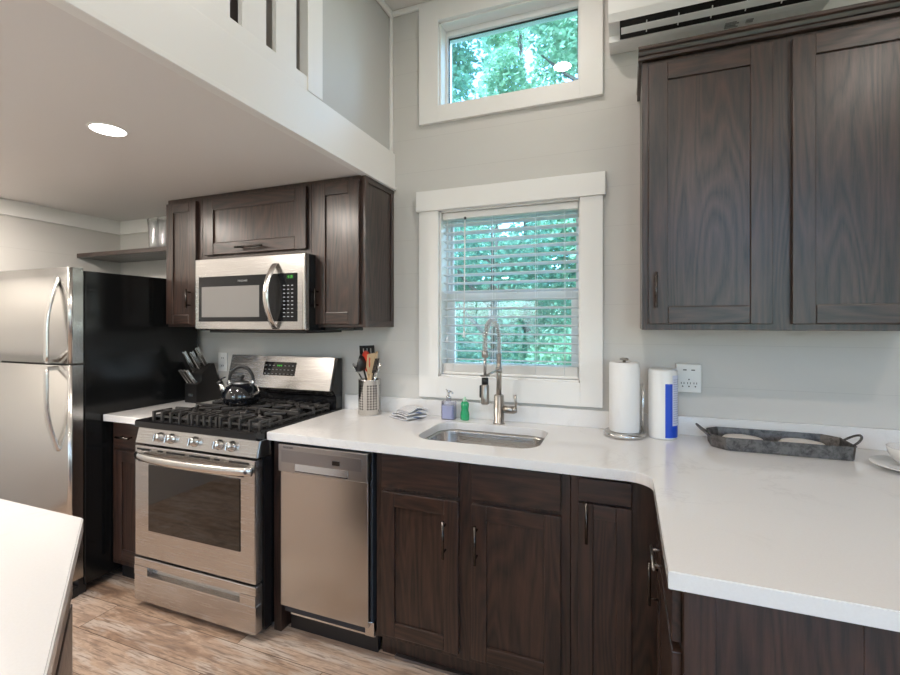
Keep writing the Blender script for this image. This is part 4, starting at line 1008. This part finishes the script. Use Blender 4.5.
# ------------------------------------------------------------------ outdoors
def groundm():
    m = mat('forest_floor', (.10, .12, .05), .9); g = G(m); n = g.noise(g.coord(), 1.5, 5, .6)
    g.set('Base Color', g.ramp(n, [(.35, (.05, .09, .03)), (.6, (.16, .20, .08))])); return m
b = MB(); b.box(-30, 30, T+.3, 34, -.45, -.35); b.box(-30, 30, -30, YR-T-.2, -.45, -.35); struct('ground', b, groundm())
def leafm(name, c1, c2):
    m = bpy.data.materials.new(name); m.use_nodes = True; t = m.node_tree; g = G(m)
    n = g.noise(g.coord(), 3.0, 3); col = g.ramp(n, [(.35, c1), (.65, c2)])
    d = g.n('BsdfDiffuse', {'Color': col}); tr = g.n('BsdfTranslucent', {'Color': col}); mx = g.n('MixShader', {0: .45, 1: d.outputs[0], 2: tr.outputs[0]})
    t.links.new(mx.outputs[0], t.nodes['Material Output'].inputs[0]); return m
BARK = mat('tree_bark', (.10, .085, .07), .9)
def tree_mesh(h, r, n, seed, low, lsize):
    rnd = random.Random(seed); t = bmesh.new()
    blobs = [(rnd.uniform(-r, r)*.75, rnd.uniform(-r, r)*.75, rnd.uniform(low, h), rnd.uniform(.35, .6)*r) for _ in range(16)]
    for _ in range(n):
        bx, by, bz, br = rnd.choice(blobs)
        v = Vector((rnd.gauss(0, 1), rnd.gauss(0, 1), rnd.gauss(0, 1))).normalized()*br*(rnd.random()**.4)
        p = Vector((bx, by, bz))+v; s = lsize*rnd.uniform(.6, 1.3)
        a = Vector((rnd.gauss(0, 1), rnd.gauss(0, 1), rnd.gauss(0, .5))).normalized(); c = a.cross(Vector((rnd.gauss(0, 1), rnd.gauss(0, 1), rnd.gauss(0, 1)))).normalized()
        t.faces.new([t.verts.new(p+a*s), t.verts.new(p+c*s*.5), t.verts.new(p-a*s), t.verts.new(p-c*s*.5)])
    return t
LEAF = [leafm('leaf_light', (.26, .46, .30), (.52, .72, .52)), leafm('leaf_mid', (.13, .30, .22), (.30, .54, .38))]
def tree(x, y, h, r, n, seed, low, mi, label, ls=.07):
    t = thing('tree', label, 'tree', (x, y, -.35), 'trees outside the windows')
    b = MB(); b._add(tree_mesh(h, r, n, seed, low, ls), 0, False)
    for v in b.bm.verts: v.co += Vector((x, y, -.35))
    o = b.build('foliage', LEAF[mi], t); o['kind'] = 'stuff'
    rnd = random.Random(seed); b = MB(); b.tube([(x, y, -.35), (x+.1*rnd.uniform(-1, 1), y, h*.4), (x+.2*rnd.uniform(-1, 1), y+.1, h*.9)], [.11, .085, .03], 10)
    for k in range(6):
        z = h*rnd.uniform(.3, .8); a = rnd.uniform(0, 6.28); b.tube([(x, y, z), (x+math.cos(a)*r*.4, y+math.sin(a)*r*.4, z+.4), (x+math.cos(a)*r*.8, y+math.sin(a)*r*.8, z+.9)], [.04, .025, .01], 6)
    b.build('trunk', BARK, t); return t
T1 = tree(-.5, 4.6, 8.6, 1.15, 15000, 1, 1.0, 0, 'bright green leafy tree nearest outside the kitchen windows, behind the right half of the blind', .062)
T2 = tree(-3.6, 4.8, 8.8, 1.15, 15000, 2, .6, 1, 'mid green tree nearest outside the kitchen windows, at their left edge', .062)
def put(src, x, y, label, rz): return dup(src, (x, y, -.35), label, rz)
put(T2, 2.7, 4.8, 'mid green tree outside behind the wall under the large wall cabinet', 1.1)
put(T1, -2.1, 7.6, 'pale green tree in the second row, between the two nearest trees outside the window', 2.0)
put(T2, -5.2, 7.8, 'darker tree in the second row outside, at the left', 3.0)
put(T2, 1.0, 7.8, 'darker tree in the second row outside, at the right', 5.0)
put(T1, -3.7, 10.8, 'pale tree in the third row outside, seen through the middle of the kitchen window', 4.0)
put(T2, -.6, 10.9, 'darker tree in the third row outside, right of the pale one', .6)
put(T1, -6.8, 10.8, 'pale tree in the third row outside, at the far left', 1.7)
put(T2, -5.2, 14.0, 'most distant darker tree behind the house, towards the left', 2.4)
put(T1, -2.1, 14.0, 'most distant pale tree behind the house, straight through the window', .9)
put(T1, -6.0, -13.0, 'pale tree outside the rear window under the loft', 1.0)
put(T2, 6.5, -14.0, 'darker tree outside the rear glass door, at its right edge', 2.0)
B1 = tree(-1.9, 4.2, 2.9, 1.0, 11000, 11, .4, 1, 'low dense shrub nearest outside the kitchen window, behind the lower sash', .045)
B2 = tree(.9, 4.4, 2.8, 1.0, 11000, 12, .4, 0, 'low pale shrub outside, to the right of the kitchen window', .045)
put(B2, -3.4, 6.7, 'low pale shrub in the second row outside, left of the tree trunk', 1.0)
put(B1, -.7, 7.0, 'low dense shrub in the second row outside, right of the pale tree', 2.0)
put(B1, -5.3, 9.6, 'low dense shrub in the third row outside, at the left', 4.0)
put(B2, -2.3, 9.7, 'low pale shrub in the third row outside, in the middle', .5)
put(B1, -3.8, 12.6, 'most distant dense shrub outside, left of the middle', 5.2)
put(B2, -6.6, 12.8, 'most distant pale shrub outside, at the left', 3.2)
put(B2, -1.0, 12.9, 'most distant pale shrub outside, right of the middle', 3.9)
